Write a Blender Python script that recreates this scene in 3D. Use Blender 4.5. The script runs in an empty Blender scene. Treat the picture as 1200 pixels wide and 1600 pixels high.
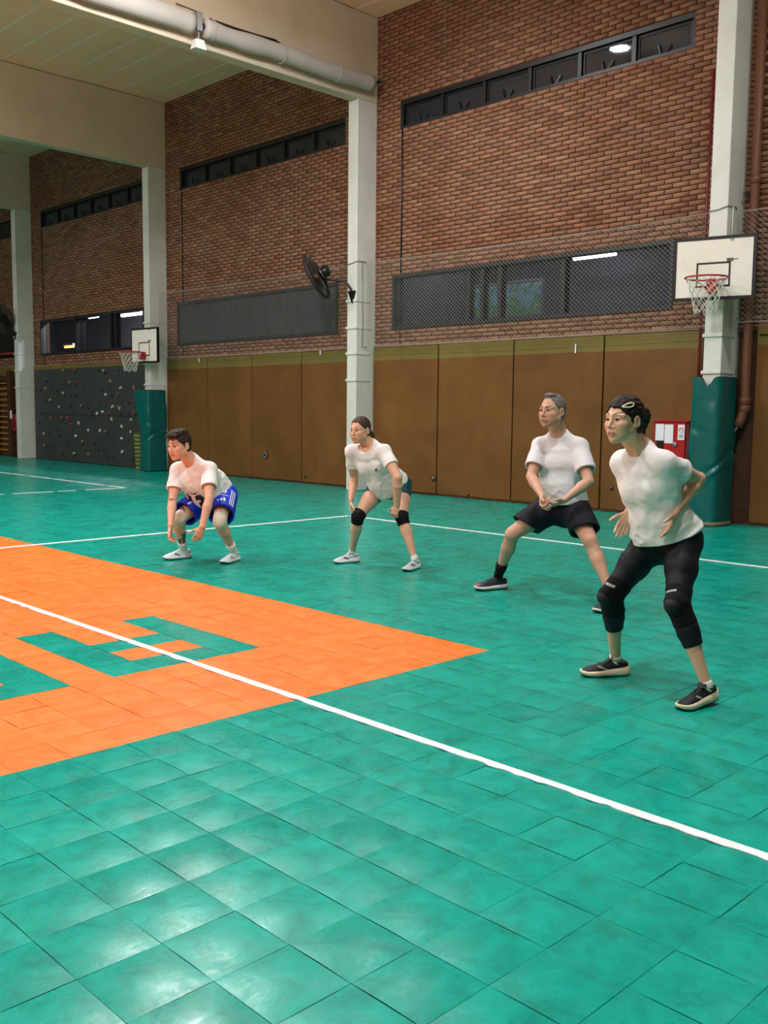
import bpy, bmesh, math, random
import numpy as np
from mathutils import Matrix, Vector
from mathutils.bvhtree import BVHTree
random.seed(7); RNG = np.random.default_rng(7)
sc = bpy.context.scene
COL = sc.collection

# ------------------------------------------------------------------ camera, world, lamps, exposure
PITCH, ROLL, YAW = -0.103561647, 0.0105622159, -0.791684518
CAM = np.array([3.7184, -1.3577, 1.4601])
FPX = 1519.4
def cam_axes():
    d = np.array([math.sin(YAW)*math.cos(PITCH), math.cos(YAW)*math.cos(PITCH), math.sin(PITCH)])
    r = np.array([math.cos(YAW), -math.sin(YAW), 0.]); u = np.cross(r, d)
    c, s = math.cos(ROLL), math.sin(ROLL)
    return c*r+s*u, -s*r+c*u, d
RGT, UPV, FWD = cam_axes()
cd = bpy.data.cameras.new('camera'); co = bpy.data.objects.new('camera', cd); COL.objects.link(co)
cd.sensor_fit = 'VERTICAL'; cd.sensor_height = 36.0; cd.lens = FPX/1600*36.0
cd.clip_start = 0.05; cd.clip_end = 200
co.matrix_world = Matrix([[RGT[0], UPV[0], -FWD[0], CAM[0]], [RGT[1], UPV[1], -FWD[1], CAM[1]], [RGT[2], UPV[2], -FWD[2], CAM[2]], [0, 0, 0, 1]])
sc.camera = co
def pix(P):
    q = np.asarray(P, float)-CAM; z = q@FWD
    return 600+FPX*(q@RGT)/z, 800-FPX*(q@UPV)/z, z
w = bpy.data.worlds.new('night'); sc.world = w; w.use_nodes = True
w.node_tree.nodes['Background'].inputs[0].default_value = (0.012, 0.015, 0.024, 1)
w.node_tree.nodes['Background'].inputs[1].default_value = 1.0
sc.view_settings.view_transform = 'Standard'; sc.view_settings.look = 'None'
sc.view_settings.exposure = -0.13; sc.view_settings.gamma = 1.0; sc.view_settings.use_curve_mapping = False
LAMPS = [(-6.1, 8.55, 7.82, 130), (-6.9, 5.6, 7.45, 430), (-6.0, -1.5, 7.9, 470), (-6.0, -9.0, 7.9, 300),
         (1.2, 8.0, 7.9, 170), (1.2, 2.5, 7.9, 330), (1.2, -4.0, 7.9, 400), (1.2, -10.0, 7.9, 260),
         (-12.8, 2.0, 7.9, 330), (-12.8, -5.0, 7.9, 330), (-19.8, 2.0, 7.9, 260), (-19.8, -5.0, 7.9, 240), (-26.8, 2.0, 7.9, 220)]
for i, (x, y, z, p) in enumerate(LAMPS):                              # lens light facing down; past the first, an added fill for ceiling and beams
    ld = bpy.data.lights.new('gym_lamp', 'AREA'); ld.shape = 'DISK'; ld.size = 0.5 if i else .34; ld.energy = p*.74; ld.color = (.95, .972, 1.0)
    lo = bpy.data.objects.new('gym_lamp_light', ld); lo.location = (x, y, z); COL.objects.link(lo)
    if i == 0: continue
    ld = bpy.data.lights.new('gym_fill', 'POINT'); ld.shadow_soft_size = .08; ld.energy = p*.40; ld.color = (1., .97, .93)
    lo = bpy.data.objects.new('gym_fill_light', ld); lo.location = (x, y, z-.25); COL.objects.link(lo)

# ------------------------------------------------------------------ helpers
class MB:
    def __init__(s): s.v = []; s.f = []
    def add(s, v, f):
        o = len(s.v); s.v += [tuple(map(float, a)) for a in v]; s.f += [tuple(o+i for i in g) for g in f]; return s
    def box(s, x0, x1, y0, y1, z0, z1):
        return s.add([(x0,y0,z0),(x1,y0,z0),(x1,y1,z0),(x0,y1,z0),(x0,y0,z1),(x1,y0,z1),(x1,y1,z1),(x0,y1,z1)],
                     [(0,3,2,1),(4,5,6,7),(0,1,5,4),(1,2,6,5),(2,3,7,6),(3,0,4,7)])
    def obox(s, c, ax, h):                      # oriented box: centre, three axes, half sizes
        c = np.array(c, float); A = [np.array(a, float)*k for a, k in zip(ax, h)]
        v = [c+sx*A[0]+sy*A[1]+sz*A[2] for sz in (-1,1) for sx, sy in ((-1,-1),(1,-1),(1,1),(-1,1))]
        return s.add(v, [(0,3,2,1),(4,5,6,7),(0,1,5,4),(1,2,6,5),(2,3,7,6),(3,0,4,7)])
    def bar(s, a, b, w, t=None, up=(0,0,1)):    # square bar from a to b
        a, b = np.array(a, float), np.array(b, float); d = b-a; L = np.linalg.norm(d); d /= L
        u = np.cross(up, d)
        if np.linalg.norm(u) < 1e-6: u = np.cross((1,0,0), d)
        u /= np.linalg.norm(u); n = np.cross(d, u)
        return s.obox((a+b)/2, (d, u, n), (L/2, w/2, (t or w)/2))
    def tube(s, pts, r, n=8, closed=False, cap=True):
        P = np.array(pts, float); m = len(P); R = np.full(m, r) if np.isscalar(r) else np.array(r, float)
        T = np.roll(P, -1, 0)-np.roll(P, 1, 0) if closed else np.gradient(P, axis=0)
        T /= np.linalg.norm(T, axis=1)[:, None]+1e-12
        u = np.cross(T[0], (0,0,1)) if abs(T[0][2]) < .9 else np.cross(T[0], (1,0,0))
        V = []
        for i in range(m):
            u = u-T[i]*(u@T[i]); u /= np.linalg.norm(u)+1e-12; w_ = np.cross(T[i], u)
            for k in range(n):
                a = 2*math.pi*k/n; V.append(P[i]+R[i]*(math.cos(a)*u+math.sin(a)*w_))
        F = []
        for i in range(m if closed else m-1):
            j = (i+1) % m
            for k in range(n): F.append((i*n+k, i*n+(k+1)%n, j*n+(k+1)%n, j*n+k))
        if cap and not closed: F += [tuple(range(n-1,-1,-1)), tuple((m-1)*n+k for k in range(n))]
        return s.add(V, F)
    def lathe(s, prof, c=(0,0,0), axis=(0,0,1), n=24, cap=True):   # prof: (r, h) along axis
        ax = np.array(axis, float); ax /= np.linalg.norm(ax)
        u = np.cross(ax, (0,1,0) if abs(ax[1]) < .9 else (1,0,0)); u /= np.linalg.norm(u); v = np.cross(ax, u)
        V = [np.array(c)+h*ax+r*(math.cos(2*math.pi*k/n)*u+math.sin(2*math.pi*k/n)*v) for r, h in prof for k in range(n)]
        m = len(prof); F = [(i*n+k, i*n+(k+1)%n, (i+1)*n+(k+1)%n, (i+1)*n+k) for i in range(m-1) for k in range(n)]
        if cap: F += [tuple(range(n-1,-1,-1)), tuple((m-1)*n+k for k in range(n))]
        return s.add(V, F)
    def grid(s, V, nu, nv, closed_u=False, cap=False):              # V listed v-major rows of nu points
        F = []
        for j in range(nv-1):
            for i in range(nu if closed_u else nu-1):
                k = (i+1) % nu; F.append((j*nu+i, j*nu+k, (j+1)*nu+k, (j+1)*nu+i))
        if cap: F += [tuple(range(nu-1,-1,-1)), tuple((nv-1)*nu+k for k in range(nu))]
        return s.add(V, F)
    def build(s, name, mat, parent=None, smooth=False, bevel=0, loc=None):
        me = bpy.data.meshes.new(name); me.from_pydata(s.v, [], s.f); me.update()
        return link(name, me, mat, parent, smooth, bevel, loc)
def link(name, me, mat, parent=None, smooth=False, bevel=0, loc=None):
    if mat is not None and not len(me.materials): me.materials.append(mat)
    if smooth: me.polygons.foreach_set('use_smooth', [True]*len(me.polygons))
    o = bpy.data.objects.new(name, me); COL.objects.link(o)
    if parent is not None: o.parent = parent
    if loc is not None: o.location = loc
    if bevel:
        b = o.modifiers.new('bevel', 'BEVEL'); b.width = bevel; b.segments = 2; b.limit_method = 'ANGLE'
    return o
def np_mesh(name, V, F):
    V = np.asarray(V, np.float32); F = np.asarray(F, np.int32); k = F.shape[1]
    me = bpy.data.meshes.new(name); me.vertices.add(len(V)); me.vertices.foreach_set('co', V.ravel())
    me.loops.add(F.size); me.loops.foreach_set('vertex_index', F.ravel())
    me.polygons.add(len(F)); me.polygons.foreach_set('loop_start', np.arange(0, F.size, k, dtype=np.int32))
    me.update(calc_edges=True); return me
def empty(name, loc=(0,0,0), rz=0.):
    o = bpy.data.objects.new(name, None); COL.objects.link(o); o.location = loc; o.rotation_euler = (0, 0, rz)
    o.empty_display_size = .1; return o
def tag(o, label=None, cat=None, group=None, kind=None):
    if label: o['label'] = label
    if cat: o['category'] = cat
    if group: o['group'] = group
    if kind: o['kind'] = kind
    return o
def rel(o, P):                                                       # world point -> a parent's local frame (empties are only moved / turned about z)
    c, s = math.cos(-o.rotation_euler[2]), math.sin(-o.rotation_euler[2]); x, y, z = np.array(P, float)-np.array(o.location)
    return (c*x-s*y, s*x+c*y, z)
# --- materials
def srgb(h):
    if isinstance(h, str): h = [int(h[i:i+2], 16)/255 for i in (0, 2, 4)]
    return tuple((c/12.92 if c <= .04045 else ((c+.055)/1.055)**2.4) for c in h)+(1,)
class NT:
    def __init__(s, name):
        s.m = bpy.data.materials.new(name); s.m.use_nodes = True; s.t = s.m.node_tree; s.b = s.t.nodes['Principled BSDF']; s.out = s.t.nodes['Material Output']
    def n(s, typ, **kw):
        x = s.t.nodes.new('ShaderNode'+typ)
        for k, v in kw.items(): setattr(x, k, v)
        return x
    def l(s, a, b): s.t.links.new(a, b)
    def set(s, **kw):
        for k, v in kw.items(): s.b.inputs[k.replace('_', ' ')].default_value = v
        return s
    def noise(s, scale, detail=4, rough=.55, vec=None, dist=0, stretch=None):
        x = s.n('TexNoise'); x.inputs['Scale'].default_value = scale; x.inputs['Detail'].default_value = detail; x.inputs['Roughness'].default_value = rough; x.inputs['Distortion'].default_value = dist
        if vec is None: vec = s.n('TexCoord').outputs['Object']
        if stretch:
            mp = s.n('Mapping'); mp.inputs['Scale'].default_value = stretch; s.l(vec, mp.inputs[0]); vec = mp.outputs[0]
        s.l(vec, x.inputs['Vector']); return x.outputs['Fac']
    def ramp(s, fac, stops):
        x = s.n('ValToRGB'); e = x.color_ramp.elements
        while len(e) < len(stops): e.new(.5)
        for q, (p, c) in zip(e, stops): q.position = p; q.color = c if len(c) == 4 else tuple(c)+(1,)
        s.l(fac, x.inputs[0]); return x.outputs[0]
    def math(s, op, a, b=None, clamp=False):
        x = s.n('Math', operation=op); x.use_clamp = clamp
        for i, q in enumerate((a, b)):
            if q is None: continue
            if isinstance(q, (int, float)): x.inputs[i].default_value = q
            else: s.l(q, x.inputs[i])
        return x.outputs[0]
    def mix(s, fac, a, b, mode='MIX'):
        x = s.n('Mix', data_type='RGBA', blend_type=mode)
        for i, q in ((0, fac), (6, a), (7, b)):
            if isinstance(q, (int, float)): x.inputs[i].default_value = q
            elif isinstance(q, tuple): x.inputs[i].default_value = q
            else: s.l(q, x.inputs[i])
        return x.outputs[2]
    def bump(s, h, strength=.3, dist=.01):
        x = s.n('Bump'); x.inputs['Strength'].default_value = strength; x.inputs['Distance'].default_value = dist
        s.l(h, x.inputs['Height']); s.l(x.outputs[0], s.b.inputs['Normal'])
    def col(s, c): s.l(c, s.b.inputs['Base Color'])
    def rnd(s):                                                       # a random number per piece: per object and per loose island
        a = s.n('ObjectInfo').outputs['Random']; b = s.n('NewGeometry').outputs['Random Per Island']
        return s.math('FRACT', s.math('ADD', a, b))
def mat(name, c, rough=.5, metal=0., var=.12, scale=6., bump=0., spec=.5, coat=0., emit=None):
    m = NT(name); c = srgb(c); m.set(Roughness=rough, Metallic=metal, Specular_IOR_Level=spec, Coat_Weight=coat)
    f = m.noise(scale)
    m.col(m.ramp(f, [(.25, tuple(x*(1-var) for x in c[:3])), (.75, tuple(min(1, x*(1+var)) for x in c[:3]))]))
    if bump: m.bump(m.noise(scale*8), bump, .004)
    return m.m
def mat_tile(name, base, dark, light, rough=.33, var=.22):
    m = NT(name); o = m.n('TexCoord').outputs['Object']; g = m.n('NewGeometry').outputs['Position']
    r = m.rnd(); n1 = m.noise(9, 6, .65, g, .6, (1, 1, 1)); n2 = m.noise(26, 5, .7, g, 1.2); n3 = m.noise(60, 3, .6, g, .3, (1, .25, 1))
    c = m.ramp(n1, [(.30, srgb(dark)), (.52, srgb(base)), (.75, srgb(light))])
    c = m.mix(m.math('MULTIPLY', m.ramp(n2, [(.55, (0,0,0,1)), (.72, (1,1,1,1))]), .40), c, srgb(light)); n4 = m.noise(14, 6, .75, g, 2.5, (.35, 1, 1)); c = m.mix(m.math('MULTIPLY', m.ramp(n4, [(.62, (0,0,0,1)), (.74, (1,1,1,1))]), .12), c, srgb('7fe0d6' if name[0] == 'g' else 'ffb48c'))
    hs = m.n('HueSaturation'); m.l(m.math('ADD', m.math('MULTIPLY', r, var), 1-var*.55), hs.inputs['Value']); m.l(c, hs.inputs['Color'])
    m.col(hs.outputs[0])
    ro = m.math('ADD', m.math('MULTIPLY', n2, .30), rough-.15); ro = m.math('ADD', ro, m.math('MULTIPLY', r, .06))
    m.l(ro, m.b.inputs['Roughness']); m.set(Specular_IOR_Level=.27); m.bump(m.math('ADD', n1, m.math('MULTIPLY', n3, .3)), .25, .004)
    return m.m
def mat_brick():
    m = NT('brick'); g = m.n('NewGeometry').outputs['Position']; r = m.rnd()
    c = m.ramp(r, [(0, srgb('845c49')), (.3, srgb('976c53')), (.55, srgb('a5775d')), (.8, srgb('906b59')), (1, srgb('af8366'))])
    big = m.noise(.55, 4, .6, g)
    c = m.mix(m.ramp(big, [(.45, (0,0,0,1)), (.72, (.45,.45,.45,1))]), c, srgb('804529'))
    fade = m.noise(1.3, 5, .65, g, .5); c = m.mix(m.ramp(fade, [(.56, (0,0,0,1)), (.8, (.35,.35,.35,1))]), c, srgb('b39a85'))
    c = m.mix(.25, c, m.ramp(m.noise(45, 4, .6, g), [(.3, (.10,.08,.07,1)), (.7, (.55,.50,.46,1))]), 'OVERLAY')
    m.col(c); m.set(Roughness=.82, Specular_IOR_Level=.25); m.bump(m.noise(70, 5, .6, g), .4, .004); return m.m
def mat_paint(name, c, stain, rough=.55, scale=1.6, amt=.5):
    m = NT(name); g = m.n('NewGeometry').outputs['Position']
    f = m.noise(scale, 6, .62, g, .4); h = m.noise(scale*7, 4, .6, g)
    cc = m.mix(m.math('MULTIPLY', m.ramp(f, [(.48, (0,0,0,1)), (.78, (1,1,1,1))]), amt), srgb(c), srgb(stain))
    cc = m.mix(m.math('MULTIPLY', m.ramp(h, [(.6, (0,0,0,1)), (.8, (1,1,1,1))]), amt*.4), cc, srgb(stain)); m.col(cc)
    m.set(Roughness=rough, Specular_IOR_Level=.4); m.bump(h, .12, .004); return m.m
def mat_panel():                                                      # brown boards with a mustard band painted on their top
    m = NT('panel_board'); g = m.n('NewGeometry').outputs['Position']; sp = m.n('SeparateXYZ'); m.l(g, sp.inputs[0]); z = sp.outputs[2]
    n1 = m.noise(1.1, 6, .6, g, .6); n2 = m.noise(4, 5, .6, g, .4, (1, 1, .35)); r = m.rnd()
    br = m.ramp(n1, [(.3, srgb('634019')), (.55, srgb('714b20')), (.78, srgb('7d5529'))])
    br = m.mix(m.math('MULTIPLY', m.ramp(n2, [(.6, (0,0,0,1)), (.85, (1,1,1,1))]), .45), br, srgb('4a2c10'))
    hs = m.n('HueSaturation'); m.l(m.math('ADD', m.math('MULTIPLY', r, .16), .92), hs.inputs['Value']); m.l(br, hs.inputs['Color'])
    ye = m.ramp(n1, [(.3, srgb('6c5f2c')), (.7, srgb('7a6c38'))])
    edge = m.math('ADD', z, m.math('MULTIPLY', m.noise(3, 2, .5, g), .03))
    up = m.math('GREATER_THAN', edge, 2.385)
    m.col(m.mix(up, hs.outputs[0], ye)); m.set(Roughness=.6, Specular_IOR_Level=.3); m.bump(m.noise(30, 4, .6, g), .1, .003); return m.m
def mat_glass(name, tint=(.05,.06,.07), amount=.5, rough=.04):         # pane: part clear, part dusty tint, with a gloss
    m = NT(name); tr = m.n('BsdfTransparent'); tr.inputs[0].default_value = (.75,.78,.8,1)
    m.set(Base_Color=tint+(1,), Roughness=rough, Specular_IOR_Level=.7); m.l(m.ramp(m.noise(3), [(.3, tuple(x*.8 for x in tint)), (.7, tuple(x*1.2 for x in tint))]), m.b.inputs['Base Color'])
    mx = m.n('MixShader'); mx.inputs[0].default_value = amount; m.l(tr.outputs[0], mx.inputs[1]); m.l(m.b.outputs[0], mx.inputs[2]); m.l(mx.outputs[0], m.out.inputs[0]); return m.m
def mat_emit(name, c, s):
    m = NT(name); m.set(Base_Color=srgb(c), Emission_Color=srgb(c), Emission_Strength=s); return m.m
M = dict(
    green=mat_tile('green_tile', '009a88', '008475', '05aa99', .26, .15), orange=mat_tile('orange_tile', 'ff7a30', 'f86d22', 'ff8a48', .42, .10),
    ledge=mat('pale_ledge', '9a7d6a', .85, var=.2, scale=14), joint=mat('tile_joint', '075049', .8), joint_o=mat('orange_joint', '8a3c14', .8), brick=mat_brick(), shaded_mortar=mat('shaded_mortar', '4d3022', .95, var=.25, scale=12),  # mortar tone is dark to carry the shade of the recessed joints
    cream=mat_paint('cream_paint', 'd6c8b2', 'b09c82', .6, 1.0, .45), soffit=mat_paint('ceiling_paint', 'fbcfae', 'e2b594', .6, 1.0, .4), white=mat_paint('white_paint', 'd8dcd4', 'a8aaa0', .5, 1.5, .4),
    panel=mat_panel(), dark=mat('dark_frame', '17171a', .45, var=.2), tape=mat_paint('white_tape', 'eef2f4', 'b9c4c4', .5, 6, .4),
    black=mat('black_steel', '0d0d0f', .4), steel=mat('grey_steel', '9a9c9c', .4, .7), red=mat('red_paint', 'b01a1c', .35), darkred=mat('dark_red_paint', '6a1a1c', .45),
    board=mat_paint('board_white', 'f0ece2', 'd3c9b6', .45, 2, .4), cord=mat('white_cord', 'cfd0c6', .8, var=.2, scale=30), netcord=mat('net_cord', '9b958c', .85, var=.25, scale=10),
    copper=mat_paint('brown_pipe', '6f4633', '553325', .5, 5, .5), paper=mat('paper', 'e9edf4', .7, var=.04), climb=mat_paint('climb_board', '3a3e3e', '2b2e2e', .55, 2.5, .6),
    wood=mat('dark_wood', '4a2a12', .5, var=.3, scale=9), woodlight=mat('rung_wood', '9a6d33', .5, var=.2, scale=9), fabric=mat('curtain_fabric', 'b4b0aa', .8, var=.08, scale=4, bump=.2),
    concrete=mat('raw_concrete', '6f6558', .9, var=.3, scale=14, bump=.4), rubber=mat('black_rubber', '111213', .7),
    pane_dark=mat_glass('dark_pane', (.035,.04,.045), .55, .025), pane=mat_glass('room_pane', (.06,.065,.08), .16, .05), screen=mat_glass('mesh_screen', (.12,.12,.135), .30, .7),
    room=mat('room_wall', '57555a', .8), tube=mat_emit('tube_light', 'e8eeff', 22), warm=mat_emit('warm_light', 'ffd98a', 3), fanwire=mat('fan_wire', '3a3630', .5, .3))

# ------------------------------------------------------------------ the hall: floor with its tiles
YW, ZC, ZB = 11.2, 8.4, 6.93             # wall face, ceiling, underside of the beams
T = 0.25
floor = MB().box(-31, 10, -14, YW+.3, -.25, -.008).build('floor', M['joint']); tag(floor, 'green and orange sports tile floor of the gym', kind='structure')
MB().box(-12, 0, -3.5, 13*T, -.009, -.0072).build('underlay', M['joint_o'], floor)
A_CELLS = set()
for v in range(-9, -4):
    for k in range(5, 9):
        bar = v in (-5, -7); leg = k in (5, 8)
        if bar or leg: A_CELLS.add((v, k))
for v in range(-9, -4):
    for k in range(0, 4):
        if v in (-5, -9) or k in (0, 3): A_CELLS.add((v, k))
def is_orange(v, k): return v < 0 and -14 <= k < 13 and (v, k) not in A_CELLS and v >= -48
OX, OY = -.012, 0.0
def dome(u, v): return -.0045+.0055*(1-np.abs(2*u-1)**2.6)*(1-np.abs(2*v-1)**2.6)
def tile_verts(n, seed):
    r = np.random.default_rng(seed); g = np.linspace(0, 1, n+1); U, V = np.meshgrid(g, g)
    bow = r.uniform(-.0016, .0016, 4)
    X = .0008+U*(T-.0016); Y = .0008+V*(T-.0016)
    X = X+bow[0]*np.sin(np.pi*V)*(1-U)+bow[1]*np.sin(np.pi*V)*U*0; Y = Y+bow[2]*np.sin(np.pi*U)*(1-V)+.0016*np.sin(np.pi*U)*(1-V)
    Z = dome(U, V)+r.uniform(-.0008, .0008)*(2*U-1)+r.uniform(-.0008, .0008)*(2*V-1)
    P = np.stack([X, Y, Z], -1).reshape(-1, 3); F = [(j*(n+1)+i, j*(n+1)+i+1, (j+1)*(n+1)+i+1, (j+1)*(n+1)+i) for j in range(n) for i in range(n)]
    return P, np.array(F)
cand = []
for v in range(-122, 26):
    for k in range(-18, 45):
        if (k+1)*T > YW-.02+.1: continue
        c = np.array([(v+.5)*T+OX, (k+.5)*T+OY, 0]); px, py, z = pix(c)
        if z < .3: vis = False
        else: vis = -150 < px < 1350 and -100 < py < 1800
        cand.append((v, k, vis, z if z > .3 else 99, c))
vis = sorted([c for c in cand if c[2] and 0 <= pix(c[4])[0] <= 1200 and pix(c[4])[1] < 1640], key=lambda c: c[3])[:300]
near = {(c[0], c[1]) for c in vis}
tmesh = {}
for cn in ('green', 'orange'):
    tmesh[cn] = []
    for s in range(6):
        P, F = tile_verts(4, s); me = np_mesh('tile', P, F); me.materials.append(M[cn]); me.polygons.foreach_set('use_smooth', [True]*len(F)); tmesh[cn].append(me)
rest = {'green': ([], [], 0), 'orange': ([], [], 0)}
for v, k, vs, z, c in cand:
    cn = 'orange' if is_orange(v, k) else 'green'
    if (v, k) in near:
        o = bpy.data.objects.new('tile', tmesh[cn][random.randrange(6)]); COL.objects.link(o); o.parent = floor; o.location = (v*T+OX, k*T+OY, 0)
    elif vs or z > 0:
        n = 4 if z < 7 else (2 if vs else 1)
        P, F = tile_verts(n, random.randrange(40)); V_, F_, cnt = rest[cn]
        V_.append(P+[v*T+OX, k*T+OY, 0]); F_.append(F+cnt); rest[cn] = (V_, F_, cnt+len(P))
for cn in rest:
    me = np_mesh(cn+'_tiling', np.concatenate(rest[cn][0]), np.concatenate(rest[cn][1])); o = link(cn+'_tiling', me, M[cn], floor, True); o['kind'] = 'stuff'
# painted / taped court lines: thin strips lying on the tiles, with a ragged edge
def line_strip(name, a, b, w, label, ragged=.0, gaps=None, z=.0035, nsub=220):
    a, b = np.array(a, float), np.array(b, float); d = (b-a); L = np.linalg.norm(d); d /= L; n = np.array([-d[1], d[0]])
    mb = MB(); segs = gaps or [(0, L)]; rr = random.Random(3)
    for s0, s1 in segs:
        m = max(2, int((s1-s0)/L*nsub)+1); V = []; chip = 0
        for t in np.linspace(s0, s1, m):
            c = a+d*t; e = w/2
            if ragged:
                if chip <= 0 and rr.random() < .16: chip = rr.randrange(1, 4); dep = rr.uniform(.15, .5)
                lo = e*(1-dep) if chip > 0 else e*(1-rr.uniform(0, .06)); chip -= 1
            else: lo = e
            p0, p1 = c-n*lo, c+n*e
            V += [(p0[0], p0[1], z-.004), (p0[0], p0[1], z), (p1[0], p1[1], z), (p1[0], p1[1], z-.004)]
        mb.grid(V, 4, m, True, True)
    o = mb.build(name, M['tape']); return tag(o, label, 'line')
line_strip('court_line', (-9.5, 1.728), (5.5, 1.728), .052, 'long white line crossing the orange area and the letter in the foreground', .5, nsub=420)
line_strip('court_line', (-6.2, 7.76), (4.5, 7.76), .06, 'white line running on the green floor behind the four players to the right')
line_strip('court_line', (-6.2, 7.76), (-6.2, -3), .065, 'white line passing behind the player in blue shorts onto the orange area')
def dashes(L, seed, lo=.5, hi=1.3, g=.18):
    r = random.Random(seed); t = 0; out = []
    while t < L: e = min(L, t+r.uniform(lo, hi)); out.append((t, e)); t = e+r.uniform(.08, g)
    return out
line_strip('court_line', (-12.35, 7.8), (-24.5, 7.8), .07, 'worn far white line nearest the climbing wall', gaps=dashes(12, 1))
line_strip('court_line', (-12.35, 7.8), (-12.35, -2.0), .07, 'worn far white line ending at the climbing wall corner of the court', gaps=dashes(9.7, 2, .3, .8, .2))

# ------------------------------------------------------------------ brick wall, windows
BAYX = [-37.2, -30.23, -23.26, -16.28, -9.29, -2.32, 4.65, 11.6]         # right sides of the pillars
PW, PY = .25, 10.74
UW = [(x+.60, x+6.16, 6.385, 6.85) for x in (-30.23, -23.26, -16.28, -9.29, -2.32)]
LW = [(x+.46, x+5.98, 2.915, 3.875) for x in (-30.23, -23.26, -16.28, -9.29, -2.32)]
HOLES = UW+LW
wall = empty('wall_back'); tag(wall, 'long brown brick wall of the gym between white pillars', kind='structure')
mb = MB(); xs = sorted({-31., 10.}|{q for h in HOLES for q in h[:2] if -31 < q < 10}); zs = sorted({0., ZC+.1}|{q for h in HOLES for q in h[2:]})
for i in range(len(xs)-1):
    for j in range(len(zs)-1):
        cx, cz = (xs[i]+xs[i+1])/2, (zs[j]+zs[j+1])/2
        if any(h[0] < cx < h[1] and h[2] < cz < h[3] for h in HOLES): continue
        mb.box(xs[i], xs[i+1], YW+.012, YW+.26, zs[j], zs[j+1])
mb.build('shaded_mortar', M['shaded_mortar'], wall)
BL, BH = .25, .0695
bricks = []
nrow = int((ZC-2.56)/BH)+1
for r_ in range(nrow):
    z0 = 2.56+r_*BH; off = (.5 if r_ % 2 else 0)*BL
    for c in range(int(38/BL)):
        x0 = -30.0+c*BL+off; a, b, z1 = x0+.006, x0+BL-.006, z0+BH-.011
        for h in HOLES:
            if h[2]-.03 < (z0+z1)/2 < h[3]+.02:
                if h[0] < a < h[1]: a = h[1]+.002
                if h[0] < b < h[1]: b = h[0]-.002
        if b-a < .03 or z1 > ZC: continue
        bricks.append((a, b, z0, z1))
def brick_v(a, b, z0, z1, y): return [(a,y,z0),(b,y,z0),(b,y,z1),(a,y,z1),(a,YW+.014,z0),(b,YW+.014,z0),(b,YW+.014,z1),(a,YW+.014,z1)]
BF = [(0,1,2,3),(4,5,1,0),(1,5,6,2),(3,2,6,7),(4,0,3,7)]
def binview(q):
    px, py, z = pix(((q[0]+q[1])/2, YW, (q[2]+q[3])/2)); return 590 < px < 1115 and 0 < py < 520
whole = sorted([q for q in bricks if q[1]-q[0] > .2 and binview(q) and -9.2 < q[0] < -2.6], key=lambda q: -q[0])[:300]
wset = set(whole); bm_ = [np_mesh('brick', np.array(brick_v(0, BL-.012, 0, BH-.011, y-YW))+[0, 0, 0], BF) for y in (YW, YW+.003, YW-.003)] if False else None
bvar = []
for dy in (-.003, 0, .003):
    V = np.array([(0,dy,0),(BL-.012,dy,0),(BL-.012,dy,BH-.011),(0,dy,BH-.011),(0,.014,0),(BL-.012,.014,0),(BL-.012,.014,BH-.011),(0,.014,BH-.011)])
    me = np_mesh('brick', V, BF); me.materials.append(M['brick']); me.materials.append(M['shaded_mortar']); me.polygons.foreach_set('material_index', [0, 1, 1, 1, 1]); bvar.append(me)  # brick sides coloured dark, painting the shade inside the raked joints
V_, F_ = [], []
for q in bricks:
    if q in wset and abs(q[1]-q[0]-(BL-.012)) < 1e-6:
        o = bpy.data.objects.new('brick', bvar[random.randrange(3)]); COL.objects.link(o); o.parent = wall; o.location = (q[0], YW, q[2])
    else:
        F_.append(np.array(BF)+8*len(V_)); V_.append(brick_v(*q, YW+random.uniform(-.003, .003)))
me = np_mesh('brickwork', np.concatenate(V_), np.concatenate(F_)); me.materials.append(M['brick']); me.materials.append(M['shaded_mortar']); me.polygons.foreach_set('material_index', [0, 1, 1, 1, 1]*len(V_)); o = link('brickwork', me, None, wall); o['kind'] = 'stuff'
def upper_window(i, h):
    x0, x1, z0, z1 = h; wn = empty('window_%d' % i, ((x0+x1)/2, YW, z0)); tag(wn, kind='structure'); L = lambda m, n, mt, p, **k: m.build(n, mt, p, loc=(-(x0+x1)/2, -YW, -z0), **k)
    f = MB(); y0, y1, t = YW+.01, YW+.17, .035
    f.box(x0, x1, y0, y1, z0, z0+t).box(x0, x1, y0, y1, z1-t*2, z1).box(x0, x0+t*1.5, y0, y1, z0+t, z1-2*t).box(x1-t, x1, y0, y1, z0+t, z1-2*t); L(f, 'frame', M['dark'], wn)
    n = 6; w = (x1-x0-2*t)/n
    for k in range(n):
        a = x0+t+k*w; b = a+w
        if k: L(MB().box(a-.03, a+.03, YW+.03, YW+.15, z0+t, z1-2*t), 'mullion', M['dark'], wn)
        s = MB(); c, d, e, g = a+.035, b-.035, z0+t+.005, z1-2*t-.005; u = .028
        s.box(c, d, YW+.07, YW+.11, e, e+u).box(c, d, YW+.07, YW+.11, g-u, g).box(c, c+u, YW+.07, YW+.11, e+u, g-u).box(d-u, d, YW+.07, YW+.11, e+u, g-u); L(s, 'sash', M['dark'], wn)
        L(MB().box(c+u, d-u, YW+.085, YW+.091, e+u, g-u), 'pane', M['pane_dark'], wn)
        hd = MB(); m_ = (a+b)/2
        hd.bar((m_-.09, YW+.06, e+.15), (m_-.05, YW+.055, e), .018).bar((m_+.10, YW+.06, e+.12), (m_+.03, YW+.05, e+.01), .018).bar((m_+.03, YW+.05, e+.01), (m_+.07, YW+.05, e-.0), .014); L(hd, 'stay', M['black'], wn)
    return wn
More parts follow.
